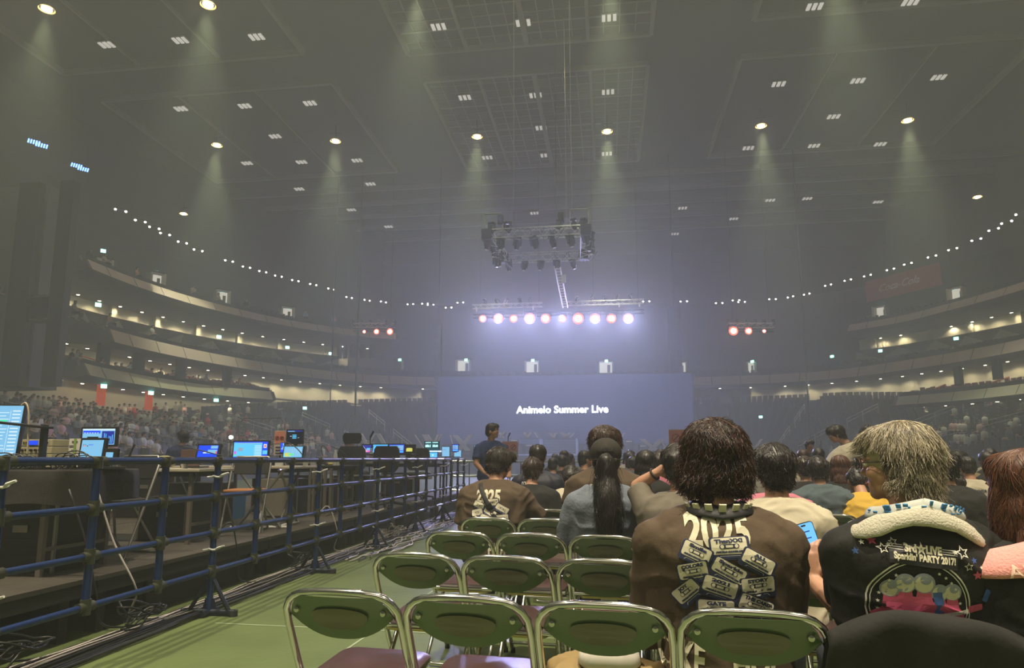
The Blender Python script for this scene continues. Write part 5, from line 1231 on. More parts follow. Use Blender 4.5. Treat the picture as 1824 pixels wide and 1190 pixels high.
# man with the cross-body strap, reaching right
Y = 5.22; x = xat(871, Y, 880)
p7, I = figure('person', 'person in a brown cassette print tee with a black strap across the back, leaning right', x, Y, rz=-.10, s=1.0, lean=.10, side=.02, wid=1.14, head=(-26, 20, 0), shirt=M['brown'], sleeve=.9, hair='medium', hairm=M['hairbr'][2:]+M['hairbr'][:1], vox=.010, nstr=1400, strand=(.0022, .05), fold=.006, hunch=.05,
               arms={1: ((.35, .16, .235), (.29, .36, .14), (-.4, .8, -.3), (0, 0, -1)), -1: ((-.25, .08, .18), (-.13, .27, .12), (.3, .9, -.3), (0, 0, -1))})
cassette_print(False).scale(.88).lay('cassette_print', PM, I['shirt'], I['shirt'], zoff=I['zp']+.175, xoff=.01)
T = I['T']; sme = I['shirt'].data; bv = BVHTree.FromPolygons([v.co for v in sme.vertices], [tuple(p.vertices) for p in sme.polygons]); pts = []
for k in range(15):
    a = Vector((-.10, -1, I['zp']+.545)).lerp(Vector((.19, -1, I['zp']+.08)), k/14); h = bv.ray_cast(a, Vector((0, 1, 0)))
    if h[0] is not None: pts.append((h[0]+Vector((0, -.009, 0)), h[1], .018))
st = band(T, pts, .018, .004, 'bag_strap', M['black'], p7)
q = pts[len(pts)//2-2]; MB().box(Vector(q[0])+Vector((0, -.008, 0)), (.05, .010, .035), 0, .1, -.5).build('strap_buckle', M['dark'], st)
# raised arm, olive tee
Y = 3.95; x = xat(1212, Y)
p8, I = figure('person', 'person in an olive grey tee and black watch, one hand raised to the head', x, Y, rz=.05, s=.97, lean=.02, wid=1.05, head=(0, 6, 0), shirt=M['olive'], sleeve=.88, hair='medium', vox=.009, hairm=M['hairb'], nstr=500,
               arms={-1: ((-.235, .10, .58), (-.125, .02, .665), (.9, -.2, .35), (.3, 1, .1)), ('curl', -1): .35})
E_, W_ = I['hand'][-1]; d = (E_-W_).normalized(); a = d.orthogonal().normalized(); b = d.cross(a); c0 = W_+d*.02
MB().tube([c0+(a*math.cos(t)+b*math.sin(t))*.034 for t in [2*PI*k/16 for k in range(16)]], .007, 6, closed=True).build('wrist_watch', M['black'], p8, smooth='all')
# ---------------------------------------------------------------- the rows ahead
def mid(label, px, Y, top=None, **k):
    kw = dict(vox=.014, nstr=350, strand=(.004, .05), hair='short', hairm=M['hairb'], fold=.004); kw.update(k); py = kw.pop('py', 860); x = xat(px, Y, py)
    return figure('person', label, x, Y, **kw)
def letters(I, rows, zoff, xoff=0, col='w'):
    P = Print()
    for t, sz, dy, w_ in rows: P.text(t, sz, col, 1, (0, dy), 0, width=w_, bold=.001)
    P.lay('lettering', PM, I['shirt'], I['shirt'], zoff=I['zp']+zoff, xoff=xoff, step=.04)
_, I = mid('person in a black tee with a small white mark, right of the strap wearer', 942, 6.15, s=.94, lean=.12, head=(0, 16, 0), shirt=M['blacktee'], wid=1.15, hairm=M['hairbr'][0], hair='medium', rz=-.08); letters(I, [('Minori', .03, 0, .07)], .44)
_, I = mid('person with short dark hair in a navy jersey with a white number on the shoulder', 957, 7.15, s=1.02, lean=.02, head=(-10, 4, 0), shirt=M['navy'], wid=1.06, rz=-.05); letters(I, [('07', .07, 0, .05)], .42, -.12)
_, I = mid('person bent forward in a plain cream tee, left of the denim shirt', 1012, 6.2, s=.93, lean=.20, hunch=.3, head=(0, 40, 0), shirt=M['creamtee'], wid=1.05)
_, I = mid('person wearing a black cap and a dark tee with a red and yellow back print', 1001, 11.3, s=.96, shirt=M['blacktee'], vox=.018, head=(0, 4, 0), nstr=0)
P = Print(); P.poly(rrect(.12, .10, .2), 'r', 1, (.05, .06), .3).poly(rrect(.1, .05, .2), 'y', 2, (.09, .02), -.4).poly(circ(.04), 'd', 1, (-.08, -.02)); P.lay('back_print', {'r': mat('print_red', (.6, .03, .03)), 'y': mat('print_yellow', (.7, .4, .05)), 'd': mat('print_dark_red', (.15, .02, .03))}, I['shirt'], I['shirt'], zoff=I['zp']+.34, step=.05)
mid('person with cropped black hair in a cream and black vest, far ahead beside the cap', 1013, 14.5, s=1.0, shirt=M['creamtee'], vox=.02, nstr=0, rz=-.3)
mid('person in a dark brown shirt, head turned right, left of the tall puffy-haired one', 1041, 9.9, s=1.0, shirt=M['brown'], head=(-55, 2, 0), vox=.016, rz=-.2)
mid('person in a white top far ahead, left of the puffy hair', 1052, 16.5, s=1.05, shirt=M['creamtee'], vox=.022, nstr=0)
mid('person with long black hair in a dark top, right of the denim shirt', 1152, 6.55, s=.97, shirt=M['blacktee'], hair='long', wid=.95, head=(0, 2, 0), nstr=500, strand=(.003, .12))
mid('person with dark hair partly hidden behind the long black hair', 1176, 8.0, s=.97, shirt=M['pinktee'], hair='medium', hairm=M['hairbr'][0])
mid('person with dark reddish hair farther ahead, right of the long black hair', 1188, 9.0, s=.98, shirt=M['olive'], hair='puffy', hairm=M['hairbr'][1])
_, I = mid('person in a pink tee with white script, hidden mostly behind the cream tee', 1383, 5.05, s=.93, shirt=M['pinktee'], wid=1.25, head=(0, 30, 0), lean=.12); letters(I, [('nbyc', .05, 0, .1)], .36, .15)
_, I = mid('person with short dark hair in a blue-grey jacket, right of the cream tee', 1464, 6.35, s=.93, shirt=M['bluejk'], sleeve=1.3, wid=1.16, lean=.06, head=(8, 12, 0), hair='medium', hairm=M['hairbr'][2], fold=.009, rz=-.03, cloth_name='jacket')
P = Print(); P.poly([(-.19, 0), (.19, 0), (.19, .004), (-.19, .004)], 'd', 1); P.lay('yoke_seam', {'d': mat('jacket_seam', (.04, .06, .07))}, I['shirt'], I['shirt'], zoff=I['zp']+.36, step=.04)
_, I = mid('person with dark hair in a lettered black tee, left of the blue-grey jacket', 1438, 7.25, s=.93, shirt=M['blacktee'], hair='medium', head=(10, 10, 0), hairm=M['hairbr'][0]); letters(I, [('THANXX!', .09, 0, .26), ('MOMENT', .04, -.06, .2)], .36)
for sd in (-1, 1): pass
_, I = mid('person with long reddish hair in a lettered black tee, right of the blue-grey jacket', 1503, 7.25, s=.935, shirt=M['blacktee'], hair='long', head=(0, 8, 0), hairm=M['hairlb'][:2], nstr=900, strand=(.003, .12)); letters(I, [('THANXX!', .09, 0, .26), ('MOMENT', .04, -.06, .2)], .30)
mid('person in a yellow jacket bent forward, beside the grey haired head', 1553, 6.2, s=.90, shirt=M['yellowt'], sleeve=1.3, lean=.18, hunch=.25, head=(0, 35, 0), wid=1.05, fold=.009, cloth_name='jacket')
_, I = mid('person with short black hair in a plain black tee, right of the grey haired one', 1692, 5.3, s=.965, shirt=M['blacktee'], hair='medium', wid=1.05, head=(4, 4, 0), vox=.011, nstr=700)
_, I = mid('person in a bright orange tee, between the black tee and the pink towel', 1738, 6.3, s=.88, shirt=M['oranget'], lean=.18, hunch=.25, head=(0, 35, 0), wid=1.1)
_, I = mid('person in a cream tee with grey letters ahead of the orange tee', 1733, 8.1, s=.93, shirt=M['creamtee'], wid=1.1, head=(0, 12, 0)); letters(I, [('SUMMER', .05, 0, .18)], .42, 0, 'n')
_, I = mid('person in a black tee with small white letters, left of the orange tee', 1708, 7.3, s=.89, shirt=M['blacktee'], head=(0, 20, 0), lean=.12); letters(I, [('LIVE', .05, 0, .12)], .44, .08)
mid('person in a dark cap and a camouflage jacket, right of the grey haired one', 1716, 9.9, s=1.0, shirt=M['camo'], sleeve=1.3, hair='medium', wid=1.1, head=(-30, 5, 0), cloth_name='jacket')
# standing people
_, I = mid('person standing bent forward in a white tee with a patterned neck towel', 1474, 9.6, rz=-1.45, pose='stand', s=1.0, lean=.30, hunch=.25, head=(0, 30, 0), shirt=M['creamtee'], vox=.014, py=800, arms={1: ((.24, .20, .25), (.18, .42, .18), (0, 1, -.3), (0, 0, -1))}, skin=M['skin2'])
band(I['T'], [(I['T'](.085*math.cos(a), .075*math.sin(a), .545-.03*abs(math.cos(a))), (math.cos(a)*.6, math.sin(a)*.6, .7), .022) for a in [-PI*1.3+PI*1.6*k/14 for k in range(15)]], .02, .010, 'neck_towel', mat('towel_yellow_black', (.35, .30, .10), .9, var=.8, scale=60), _)
mid('person standing in a dark top, leaning toward the bending one in white', 1556, 9.9, rz=1.35, pose='stand', s=1.0, lean=.24, hunch=.2, head=(0, 26, 0), shirt=M['blacktee'], hair='medium', py=800)
mid('person standing far ahead in a dark shirt, arms lowered, facing the seats', 1440, 14.6, rz=PI+.1, pose='stand', s=.90, shirt=M['bluejk'], sleeve=1.3, py=800, vox=.018, nstr=0, hair='medium')
_, I = mid('person in a navy blue polo standing by the control desks, looking right', 873, 10.5, rz=PI+.55, pose='stand', s=1.0, lean=.05, shirt=M['polo'], head=(42, 2, 0), py=790, vox=.010, sleeve=.75, nstr=500, strand=(.003, .03), skin=M['skin2'], wid=1.08, hair='short',
           arms={1: ((.27, .10, .20), (.20, .28, .06), (-.4, .8, -.3), (0, 0, -1)), -1: ((-.27, .10, .20), (-.20, .28, .06), (.4, .8, -.3), (0, 0, -1))})
P = Print(); P.poly(rrect(.035, .045, .1), 'w', 1); P.lay('chest_badge', {'w': mat('badge_pale_blue', (.35, .55, .8))}, I['shirt'], I['shirt'], zoff=I['zp']+.33, xoff=-.09, dirn=-1)
_, I = mid('person with black hair in a blue tee seated at the desks, facing the far stand', 326, 11.6, rz=.6, z=.4, s=1.0, shirt=M['polo'], head=(15, 0, 0), py=790, hair='medium', vox=.014)
mid('person in dark clothes seated behind the black office chair at the desks', 618, 13.2, rz=-.4, z=.4, s=.98, shirt=M['blacktee'], head=(-20, 5, 0), py=790, hair='puffy', vox=.016)
# simple far seated audience on the floor
SK = [M['skin'], M['skin2']]
def far_proto(i, shirtm, hairst, hm_):
    root, I = figure('person', 'x', 0, 0, vox=.024, nstr=0, hair=hairst, hairm=hm_, shirt=shirtm, face=False, fold=.003, head=(R_.uniform(-30, 30), R_.uniform(0, 15), 0), lean=R_.uniform(-.03, .1), sleeve=R_.choice((.6, 1.2)))
    root['category'] = 'person'; return root
M['whitet'] = mat('white_tee', (.62, .58, .52), .85); M['redt'] = mat('red_tee', (.5, .05, .04), .85); M['greyt'] = mat('grey_tee', (.16, .16, .16), .85); M['pinkp'] = mat('pale_pink_tee', (.62, .34, .32), .85); M['skyt'] = mat('sky_blue_tee', (.10, .28, .50), .85)
FARK = [('white tee', M['whitet'], 'medium', M['hairb']), ('black tee', M['blacktee'], 'short', M['hairb']), ('grey tee', M['greyt'], 'long', M['hairbr'][0]), ('red tee', M['redt'], 'medium', M['hairbr'][2]), ('pale pink tee', M['pinkp'], 'short', M['hairb']), ('cream tee', M['creamtee'], 'long', M['hairlb'][1]), ('sky blue tee', M['skyt'], 'medium', M['hairb'])]
FAR = [(n, far_proto(i, m, h, hm_), h) for i, (n, m, h, hm_) in enumerate(FARK)]
used = set()
def far_person(loc, rz, where, grp, k=None, s=1.0):
    k = R_.randrange(len(FAR)) if k is None else k; n, pr, h = FAR[k]
    hd = 'long hair' if h == 'long' else 'short dark hair'; lab = '%s person in a %s %s' % ('long-haired' if h == 'long' else 'short-haired', n, where)
    c = pr if k not in used else copy_tree(pr); used.add(k); c.location = loc; c.rotation_euler = (0, 0, rz); c.scale = (s, s, s); c['label'] = lab; c['group'] = grp; return c
R_.seed(21)
taken = {(round(chair_pos(r, k).x, 1), r) for r in range(0) for k in range(0)}
for r in range(8, 17):
    for k in range(-1, 22):
        p = chair_pos(r, k); px = projx(p)
        if px > 1840 or px < 985 or R_.random() > (.62 if r < 12 else .8): continue
        if any(abs(px-q) < 14 and r < 11 for q in (1001, 1013, 1041)): continue
        side = 'left of the puffy-haired head' if px < 1079 else 'between puffy and shaggy hair' if px < 1280 else 'between shaggy and grey hair' if px < 1600 else 'right of the grey haired head'
        far_person((p.x, p.y, 0), R_.uniform(-.3, .3), ORD(r)+' row, '+side, 'far floor audience '+side, k=R_.choices(range(7), weights=(3, 7, 3, 1, 2, 3, 1))[0], s=R_.uniform(.93, 1.04))
# spectators in the lower stands, nearest 300 built singly
spots = []
def stand_person(i, k, u):
    A = stand_pt(i, k); B = stand_pt(min(i+1, NF-1), k); nn = f2[i][1]; c = A.lerp(B, u)+nn*.42; return c, math.atan2(-(-nn.x), (-nn.y))
for i in range(0, NF-1):
    y = f2[i][0].y; lft = f2[i][0].x < 0
    if y > 64 or (lft and i > 40): continue
    for k in range(ROWS):
        if i % 8 == 0: continue
        for u in (.1, .6):
            if R_.random() < (1.35*(noise.noise(Vector((i*.45, k*.6, 3.1)))+.20))*(1 if y < 52 else .55 if y < 58 else .2):
                c, rz = stand_person(i, k, u); v = c-EYE; px = 912+1216*v.dot(_R)/v.dot(_F)
                if -20 < px < 1850: spots.append(((c-EYE).length, c, rz, lft, k))
spots.sort(key=lambda t: t[0]); print('spectators', len(spots))
SOL = {}
NS = 300-40-sum(1 for o in bpy.data.objects if o.name.startswith('person'))
for n_i, (d, c, rz, lft, row) in enumerate(spots[:NS]):
    k = R_.choices(range(7), weights=(9, 3, 2, .9, 4, 4, .4))[0]; sd = 'left' if lft else 'right'
    hh = ORD(row)+' row up'; far_person(c-Vector((0, 0, .02)), rz+R_.uniform(-.4, .4), 'in the %s lower stand, %s' % (sd, hh), 'spectators in the lower %s stand' % sd, k, R_.uniform(.94, 1.05))
rest = spots[NS:]
if rest:
    mats_ = [M['whitet'], M['pinkp'], M['greyt'], M['skin'], M['hairb'], M['redt']]; mb = MB()
    for d, c, rz, lft, row in rest:
        mb.cur = R_.choice((0, 0, 0, 0, 1, 1, 2, 4, 5)); b = c+Vector((0, 0, .48)); mb.tube([b, b+Vector((0, 0, .3)), b+Vector((0, 0, .52)), b+Vector((0, 0, .6))], [.19, .21, .20, .07], 8)
        mb.cur = 3; mb.ball(b+Vector((0, 0, .74)), (.085, .095, .12), 8, 6); mb.tube([b+Vector((0, 0, .05)), b+Vector((math.sin(-rz)*.4, math.cos(rz)*.4, .0))], [.12, .08], 6); mb.cur = 4; mb.ball(b+Vector((0, 0, .79)), (.095, .10, .10), 8, 6)
    tag(mb.build('crowd', mats_, smooth='all'), 'distant mass of seated spectators filling the lower stands', 'crowd', kind='stuff')
# a few people on the balconies
for i in range(40):
    fr, z, nm = ((f1l, 6.9, 'lower left balcony'), (f3l, 15.3, 'upper left balcony'), (f2, 10.3, 'middle left balcony'))[i % 3 if i > 14 else 0]
    lim = min(len(fr)-2, 32); p, nn = fr[R_.randrange(2, lim)]; k = R_.randrange(0, 3); o_, zz = ((1.2, .0), (1.9, .25), (2.6, .5))[k]
    far_person(p+nn*(o_)+Vector((R_.uniform(-.3, .3), R_.uniform(-.3, .3), z+zz-.05)), math.atan2(nn.x, -nn.y)+R_.uniform(-.3, .3), 'seated on the '+nm, 'spectators on the '+nm)
# ---------------------------------------------------------------- control desks on the riser
M['tabletop'] = mat('table_top_cream', (.42, .38, .29), .5); M['tleg'] = mat('table_leg_grey_brown', (.17, .15, .125), .45, .4); M['cloth'] = mat('black_table_cloth', (.016, .014, .011), .9, bump=.25, bscale=20)
M['plast'] = mat('black_plastic', (.014, .014, .015), .38); M['rackc'] = mat('rack_unit_cream', (.56, .50, .31), .45, .2); M['steel'] = mat('stand_steel_grey', (.30, .29, .27), .35, .8); M['brownseat'] = mat('seat_orange_brown', (.33, .13, .035), .5)
UI = {'lb': (.20, .48, .72), 'w': (.62, .80, .92), 'db': (.015, .03, .28), 'b': (.012, .07, .88), 'c': (.10, .55, .90), 'g': (.08, .75, .35), 'k': (.012, .016, .03), 'y': (.62, .60, .12), 'r': (.9, .12, .06), 'm': (.65, .12, .65), 'o': (.9, .5, .1), 'gy': (.28, .36, .45)}
UM = {k: emat('screen_'+k, c, 1.0 if k != 'k' else .4) for k, c in UI.items()}
def ui(style, w_, h, rnd):
    """flat coloured areas of a screen, list of (x0,z0,x1,z1,colour,layer) in 0..1"""
    o = []
    if style == 'grid':
        o = [(0, 0, 1, 1, 'lb', 0)]+[(.52+.0*k, .06+.066*k, .52+rnd.uniform(.1, .25), .075+.066*k, 'w', 1) for k in range(13)]+[(.80, .04+.07*k, .96, .065+.07*k, 'w', 1) for k in range(13)]+[(.30, .05, .305, .9, 'w', 1), (.50, .05, .508, .9, 'w', 1), (.76, .05, .768, .9, 'w', 1), (.55, .68, .72, .71, 'g', 2), (.12, .86, .3, .89, 'g', 2), (.0, .28, .16, .5, 'k', 1), (.05, .6, .26, .8, 'gy', 1)]
    elif style == 'daw':
        o = [(0, 0, 1, 1, 'lb', 0), (0, .9, 1, 1, 'w', 1), (.02, .70, .55, .88, 'b', 1)]+[(.05+.08*k, .72, .10+.08*k, .76, 'w', 2) for k in range(6)]+[(.15, 0, .5, .5, 'k', 1), (.6, .05, .98, .85, 'db', 1)]+[(.62+.05*k, .1, .64+.05*k, .1+rnd.uniform(.2, .7), 'c', 2) for k in range(7)]
    elif style == 'plain':
        o = [(0, 0, 1, 1, 'c', 0), (0, 0, 1, 1, 'lb', .5)]+[(.08+.09*k, .62, .13+.09*k, .67, ('r', 'r', 'k')[k], 1) for k in range(3)]+[(.08+.09*k, .70, .12+.09*k, .74, 'k', 1) for k in range(2)]+[(.32, .70, .55, .73, 'b', 1)]
    elif style == 'blue':
        o = [(0, 0, 1, 1, 'b', 0), (0, 0, 1, 1, 'db', .2), (.02, .02, .98, .98, 'b', .4), (.62, .72, .96, .96, 'lb', 1), (.50, .30, .96, .62, 'lb', 1), (.28, .32, .46, .42, 'w', 1), (.90, .3, .96, .5, 'r', 2)]
    elif style == 'cad':
        o = [(0, 0, 1, 1, 'b', 0), (.0, .05, .10, .95, 'c', 1), (.10, .06, .84, .94, 'lb', 1), (.12, .08, .82, .84, 'c', 2), (.14, .40, .28, .62, 'gy', 3)]+[(.62, .12+.1*k, .82, .16+.1*k, 'w', 3) for k in range(7)]+[(.32+.09*k, .15, .325+.09*k, .75, 'lb', 3) for k in range(4)]+[(.30, .3+.15*k, .6, .31+.15*k, 'lb', 3) for k in range(3)]+[(.02, .1, .08, .2, 'g', 2), (.02, .2, .08, .4, 'm', 2), (.88, .60, .97, .85, 'w', 1), (.90, .64, .95, .80, 'r', 2), (.86, .2, 1, .45, 'c', 1)]
    elif style == 'spec':
        o = [(0, 0, 1, 1, 'c', 0), (.05, .05, .9, .95, 'lb', 1), (.05, .05, .35, .4, 'y', 2), (.2, .15, .5, .35, 'g', 2), (.9, 0, 1, 1, 'k', 1)]+[(.4+.1*k, .1, .405+.1*k, .9, 'w', 2) for k in range(5)]+[(.1, .5+.1*k, .88, .505+.1*k, 'w', 2) for k in range(4)]
    elif style == 'dark':
        o = [(0, 0, 1, 1, 'k', 0), (0, .9, 1, 1, 'db', 1), (.05, .9, .5, .96, 'lb', 2)]+[(.35, .35+.12*k, .62, .42+.12*k, 'c', 1) for k in range(3)]+[(.2, .52, .3, .56, 'w', 1), (.7, .40, .8, .43, 'w', 1)]
    elif style == 'photo':
        o = [(0, 0, 1, 1, 'db', 0), (0, 0, 1, .35, 'm', 1), (.1, .1, .6, .25, 'o', 2), (.5, .3, .9, .6, 'c', 1)]
    elif style == 'blob':
        o = [(0, 0, 1, 1, 'b', 0), (0, .88, 1, 1, 'c', 1), (.03, .05, .97, .84, 'c', 1), (.40, .35, .60, .62, 'w', 2)]+[(.08+.12*k, .1, .1+.12*k, .25, 'w', 2) for k in range(7)]
    elif style == 'rows':
        o = [(0, 0, 1, 1, 'b', 0), (.04, .3, .96, .9, 'lb', 1)]+[(.1, .35+.1*k, .1+rnd.uniform(.4, .75), .38+.1*k, 'db', 2) for k in range(5)]+[(.3, .5, .8, .54, 'm', 3), (.04, .06, .96, .2, 'c', 1)]
    elif style == 'yellow':
        o = [(0, 0, 1, 1, 'k', 0), (.1, .15, .9, .7, 'y', 1), (.2, .5, .8, .8, 'y', 1)]
    return o
def screen_face(parent, w_, h, style, y=-.012, seed=1, name='screen'):
    rnd = random.Random(seed); mb = MB(); keys = list(UM)
    for x0, z0, x1, z1, c, L in ui(style, w_, h, rnd):
        mb.cur = keys.index(c); a, b = (x0-.5)*w_, (x1-.5)*w_; yy = y-.0006*L; mb.add([(a, yy, z0*h), (b, yy, z0*h), (b, yy, z1*h), (a, yy, z1*h)], [(0, 1, 2, 3)])
    return mb.build(name, [UM[k] for k in keys], parent, fix=False)
def monitor(px, pyt, pyb, wpx, Y, style, label, rz=0.0, tilt=0.0, kind='monitor', bez=.018, stand=True, seed=1):
    """screen whose glass spans pyt..pyb in height at depth Y; stands on the desk"""
    a = at(px, pyt, Y=Y); b = at(px, pyb, Y=Y); h = a.z-b.z; w_ = wpx/1216*(Vector((b.x, b.y, b.z))-EYE).dot(_F)/max(.35, math.cos(rz+TH))
    t = thing(kind, label, kind.replace('_', ' '), (b.x, b.y, b.z), rz)
    pn = thing('x', None, None); bpy.data.objects.remove(pn)
    fr = MB().box((0, .006, h/2), (w_+2*bez, .03, h+2*bez)).build('bezel', M['plast'], t, bevel=.004); fr.rotation_euler = (tilt, 0, 0)
    s = screen_face(t, w_, h, style, seed=seed); s.rotation_euler = (tilt, 0, 0)
    if kind == 'laptop':
        MB().box((0, -.13, -.028), (w_+2*bez, .24, .018)).build('keyboard_base', M['plast'], t, bevel=.004)
        k = MB()
        for q in range(4):
            for r in range(10): k.box((-w_/2+w_*(r+.5)/10, -.06-.035*q, -.017), (w_/13, .024, .004))
        k.build('keys', M['dark'], t)
    elif stand:
        MB().box((0, .03, -.05), (.05, .03, .14)).build('stand_neck', M['plast'], t); MB().box((0, .02, -.115), (.22, .16, .012)).build('stand_foot', M['plast'], t, bevel=.003)
    return t
def table(x, y, w_, d, ztop, label, top=None, legx=.9, cloth=False, rz=0, xlegs=False, zb=.4):
    t = thing('folding_table', label, 'table', (x, y, zb), rz); H = ztop-zb
    MB().box((0, 0, H-.015), (w_, d, .03)).build('table_top', top or M['tabletop'], t, bevel=.006)
    MB().box((0, 0, H-.055), (w_*.92, d*.8, .04)).build('apron', M['dark'], t)
    if xlegs:
        for s in (-1, 1):
            for q in (-1, 1): MB().rod((s*w_*.38-q*.0, -q*d*.4, .01), (s*w_*.38, q*d*.4, H-.06), .014, 8).build('leg', M['steel'], t)
            MB().rod((s*w_*.38, -d*.45, .012), (s*w_*.38, d*.45, .012), .014, 8).build('foot_bar', M['tie'], t)
    else:
        for sx in (-1, 1):
            for sy in (-1, 1): MB().box((sx*w_*.44, sy*d*.40, (H-.03)/2), (.035, .035, H-.03)).build('leg', M['tleg'], t)
            MB().box((sx*w_*.44, 0, .18), (.025, d*.8, .025)).build('leg_brace', M['tleg'], t)
    return t
table(-4.72, 4.62, 1.95, .75, 1.115, 'table under a black cloth behind the nearest fence posts', top=M['plast'])
# draped cloth
mb = MB(); nx, ny = 26, 10; x0, x1, y0, y1 = -5.74, -3.70, 4.22, 5.03; Z = 1.122; vs = []; fs = []
loop = []
for k in range(nx+1): loop.append((x0+(x1-x0)*k/nx, y0, 0, -1))
for k in range(1, ny+1): loop.append((x1, y0+(y1-y0)*k/ny, 1, 0))
for k in range(1, nx+1): loop.append((x1-(x1-x0)*k/nx, y1, 0, 1))
n = len(loop)
for r, (dz, of) in enumerate(((0, 0), (-.012, .006), (-.09, .014), (-.17, .020), (-.235, .028))):
    for i, (x_, y_, nx_, ny_) in enumerate(loop):
        wv = .018*math.sin(i*1.1+r*.3)*(r/4)+.01*math.sin(i*.47); vs.append((x_+nx_*(of+wv), y_+ny_*(of+wv), Z+dz+(.015*math.sin(i*.6) if r == 4 else 0)))
for r in range(4):
    for i in range(n-1): fs.append((r*n+i, r*n+i+1, (r+1)*n+i+1, (r+1)*n+i))
fs.append(tuple(range(n)))
tag(MB().add(vs, fs).build('table_cloth', M['cloth'], smooth='all'), 'black cloth draped over the table at the left edge', 'tablecloth')
table(-4.75, 6.35, 1.85, .62, 1.105, 'pale-topped folding table behind the fence, second from the left edge')
table(-4.55, 8.05, 1.75, .62, 1.11, 'pale-topped table on crossed steel legs, behind the second fence stand', xlegs=True)
table(-4.9, 10.0, 2.2, .65, 1.10, 'dark desk crowded with cables, beyond the pale tables', top=M['plast'])
table(-5.1, 12.0, 2.3, .7, 1.14, 'desk holding the row of three laptops', top=M['tabletop'])
table(-4.6, 14.6, 2.4, .7, 1.10, 'far desk holding the teal timecode screens', top=M['plast'])
table(-7.3, 7.2, 1.8, .7, 1.10, 'dark desk in the second row behind the pale tables', top=M['plast'])
for i, (x, y, w_, h, d) in enumerate(((-4.2, 4.75, .55, .50, .5), (-5.0, 4.8, .6, .55, .5), (-4.4, 6.6, .5, .42, .45), (-5.2, 8.3, .6, .5, .5), (-4.35, 10.1, .55, .5, .5), (-5.1, 10.2, .6, .5, .5), (-4.6, 12.1, .6, .5, .5), (-5.6, 12.1, .6, .5, .5), (-4.5, 14.6, .7, .5, .5), (-6.0, 6.8, .7, .8, .5), (-6.3, 9.0, .9, .7, .6))):
    w__ = ['under the cloth-covered table', 'at the left under the cloth-covered table', 'under the second table', 'under the crossed-leg table', 'under the crowded dark desk', 'left under the crowded dark desk', 'under the laptop desk', 'left under the laptop desk', 'under the far desk', 'behind the second table', 'between the dark desks'][i]
    t = thing('equipment_case', 'black equipment case '+w__, 'case', (x, y, .4)); MB().box((0, 0, h/2), (w_, d, h)).build('case_body', M['plast'], t, bevel=.01)
    for sx in (-1, 1): MB().box((sx*w_/2, -d/2, h/2), (.02, .02, h)).build('corner_edge', M['steel'], t)
    MB().box((0, -d/2-.006, h*.6), (.12, .012, .05)).build('handle_plate', M['steel'], t)
    for q in range(3): MB().box((0, -d/2-.004, h*.2+h*.12*q), (w_*.75, .006, .025)).build('front_strip', M['dark'], t)
# nearest big monitor and its lamp post
monitor(-17, 722, 812, 84, 4.50, 'grid', 'large tilted monitor with a pale blue spreadsheet-like screen at the left edge', .18, -.12, bez=.014)
a = at(75, 812, Y=4.45); t = thing('post_lamp', 'black square post with a flat arm beside the large left monitor', 'post', (a.x, 4.45, 1.12))
MB().box((0, 0, .16), (.035, .035, .32)).build('post', M['plast'], t); MB().box((-.20, 0, .325), (.46, .10, .018), 0, 0, .10).build('arm', M['plast'], t, bevel=.004); MB().box((0, 0, .01), (.14, .14, .02)).build('foot', M['plast'], t)
# rack
a = at(92, 812, Y=5.1); t = thing('rack_unit', 'cream rack of audio units with knobs and blue displays, behind the black post', 'rack', (a.x, 4.98, 1.122), .05)
for q in range(4):
    u = MB().box((0, 0, .028+.058*q), (.40, .25, .053)).build('rack_module', M['rackc'], t, bevel=.003); z = .028+.058*q
    if q == 3:
        for x_ in (-.13, .04): MB().box((x_, -.127, z), (.075, .006, .032)).build('display', UM['b' if x_ > 0 else 'c'], u)
        for x_ in (-.04, -.02, .14, .16): MB().disc((x_, -.128, z), .008, 10, (0, -1, 0)).build('knob', M['plast'], u)
    else:
        for k in range(9): MB().rod((-.16+.038*k, -.125, z), (-.16+.038*k, -.142, z), .010, 10).build('knob', M['plast'], u)
t = thing('patch_sheet', 'white label sheets with green tape hung beside the cream rack', 'sheet', at(132, 812, Y=5.0)); t.location.z = 1.12
MB().box((0, 0, .12), (.10, .01, .24)).build('paper', M['pwhite'], t)
mb = MB()
for q in range(6): mb.box((-.02+.02*(q % 2), -.006, .04+.035*q), (.05, .003, .014))
mb.build('text_blocks', mat('sheet_grey_text', (.15, .15, .2)), t); MB().box((.005, -.008, .12), (.02, .003, .24)).build('green_tape', mat('green_tape', (.25, .4, .08)), t)
monitor(176, 764, 792, 60, 5.35, 'daw', 'wide blue audio software screen behind the open laptop', .05)
monitor(163, 784, 814, 42, 4.72, 'plain', 'open laptop with a plain sky blue window, at the right end of the clothed table', .0, -.12, 'laptop')
monitor(196, 806, 816, 14, 4.72, 'plain', 'small tablet screen beside the open laptop', .0, -.1, 'tablet', bez=.03, stand=False)
a = at(226, 816, Y=4.78); t = thing('laptop', 'laptop seen from its edge, right of the small tablet', 'laptop', (a.x, 4.78, 1.14), .62)
MB().box((.02, .0, .085), (.012, .22, .17), 0, 0, .32).build('lid', M['plast'], t); MB().box((-.10, 0, -.008), (.2, .22, .016)).build('keyboard_base', M['plast'], t)
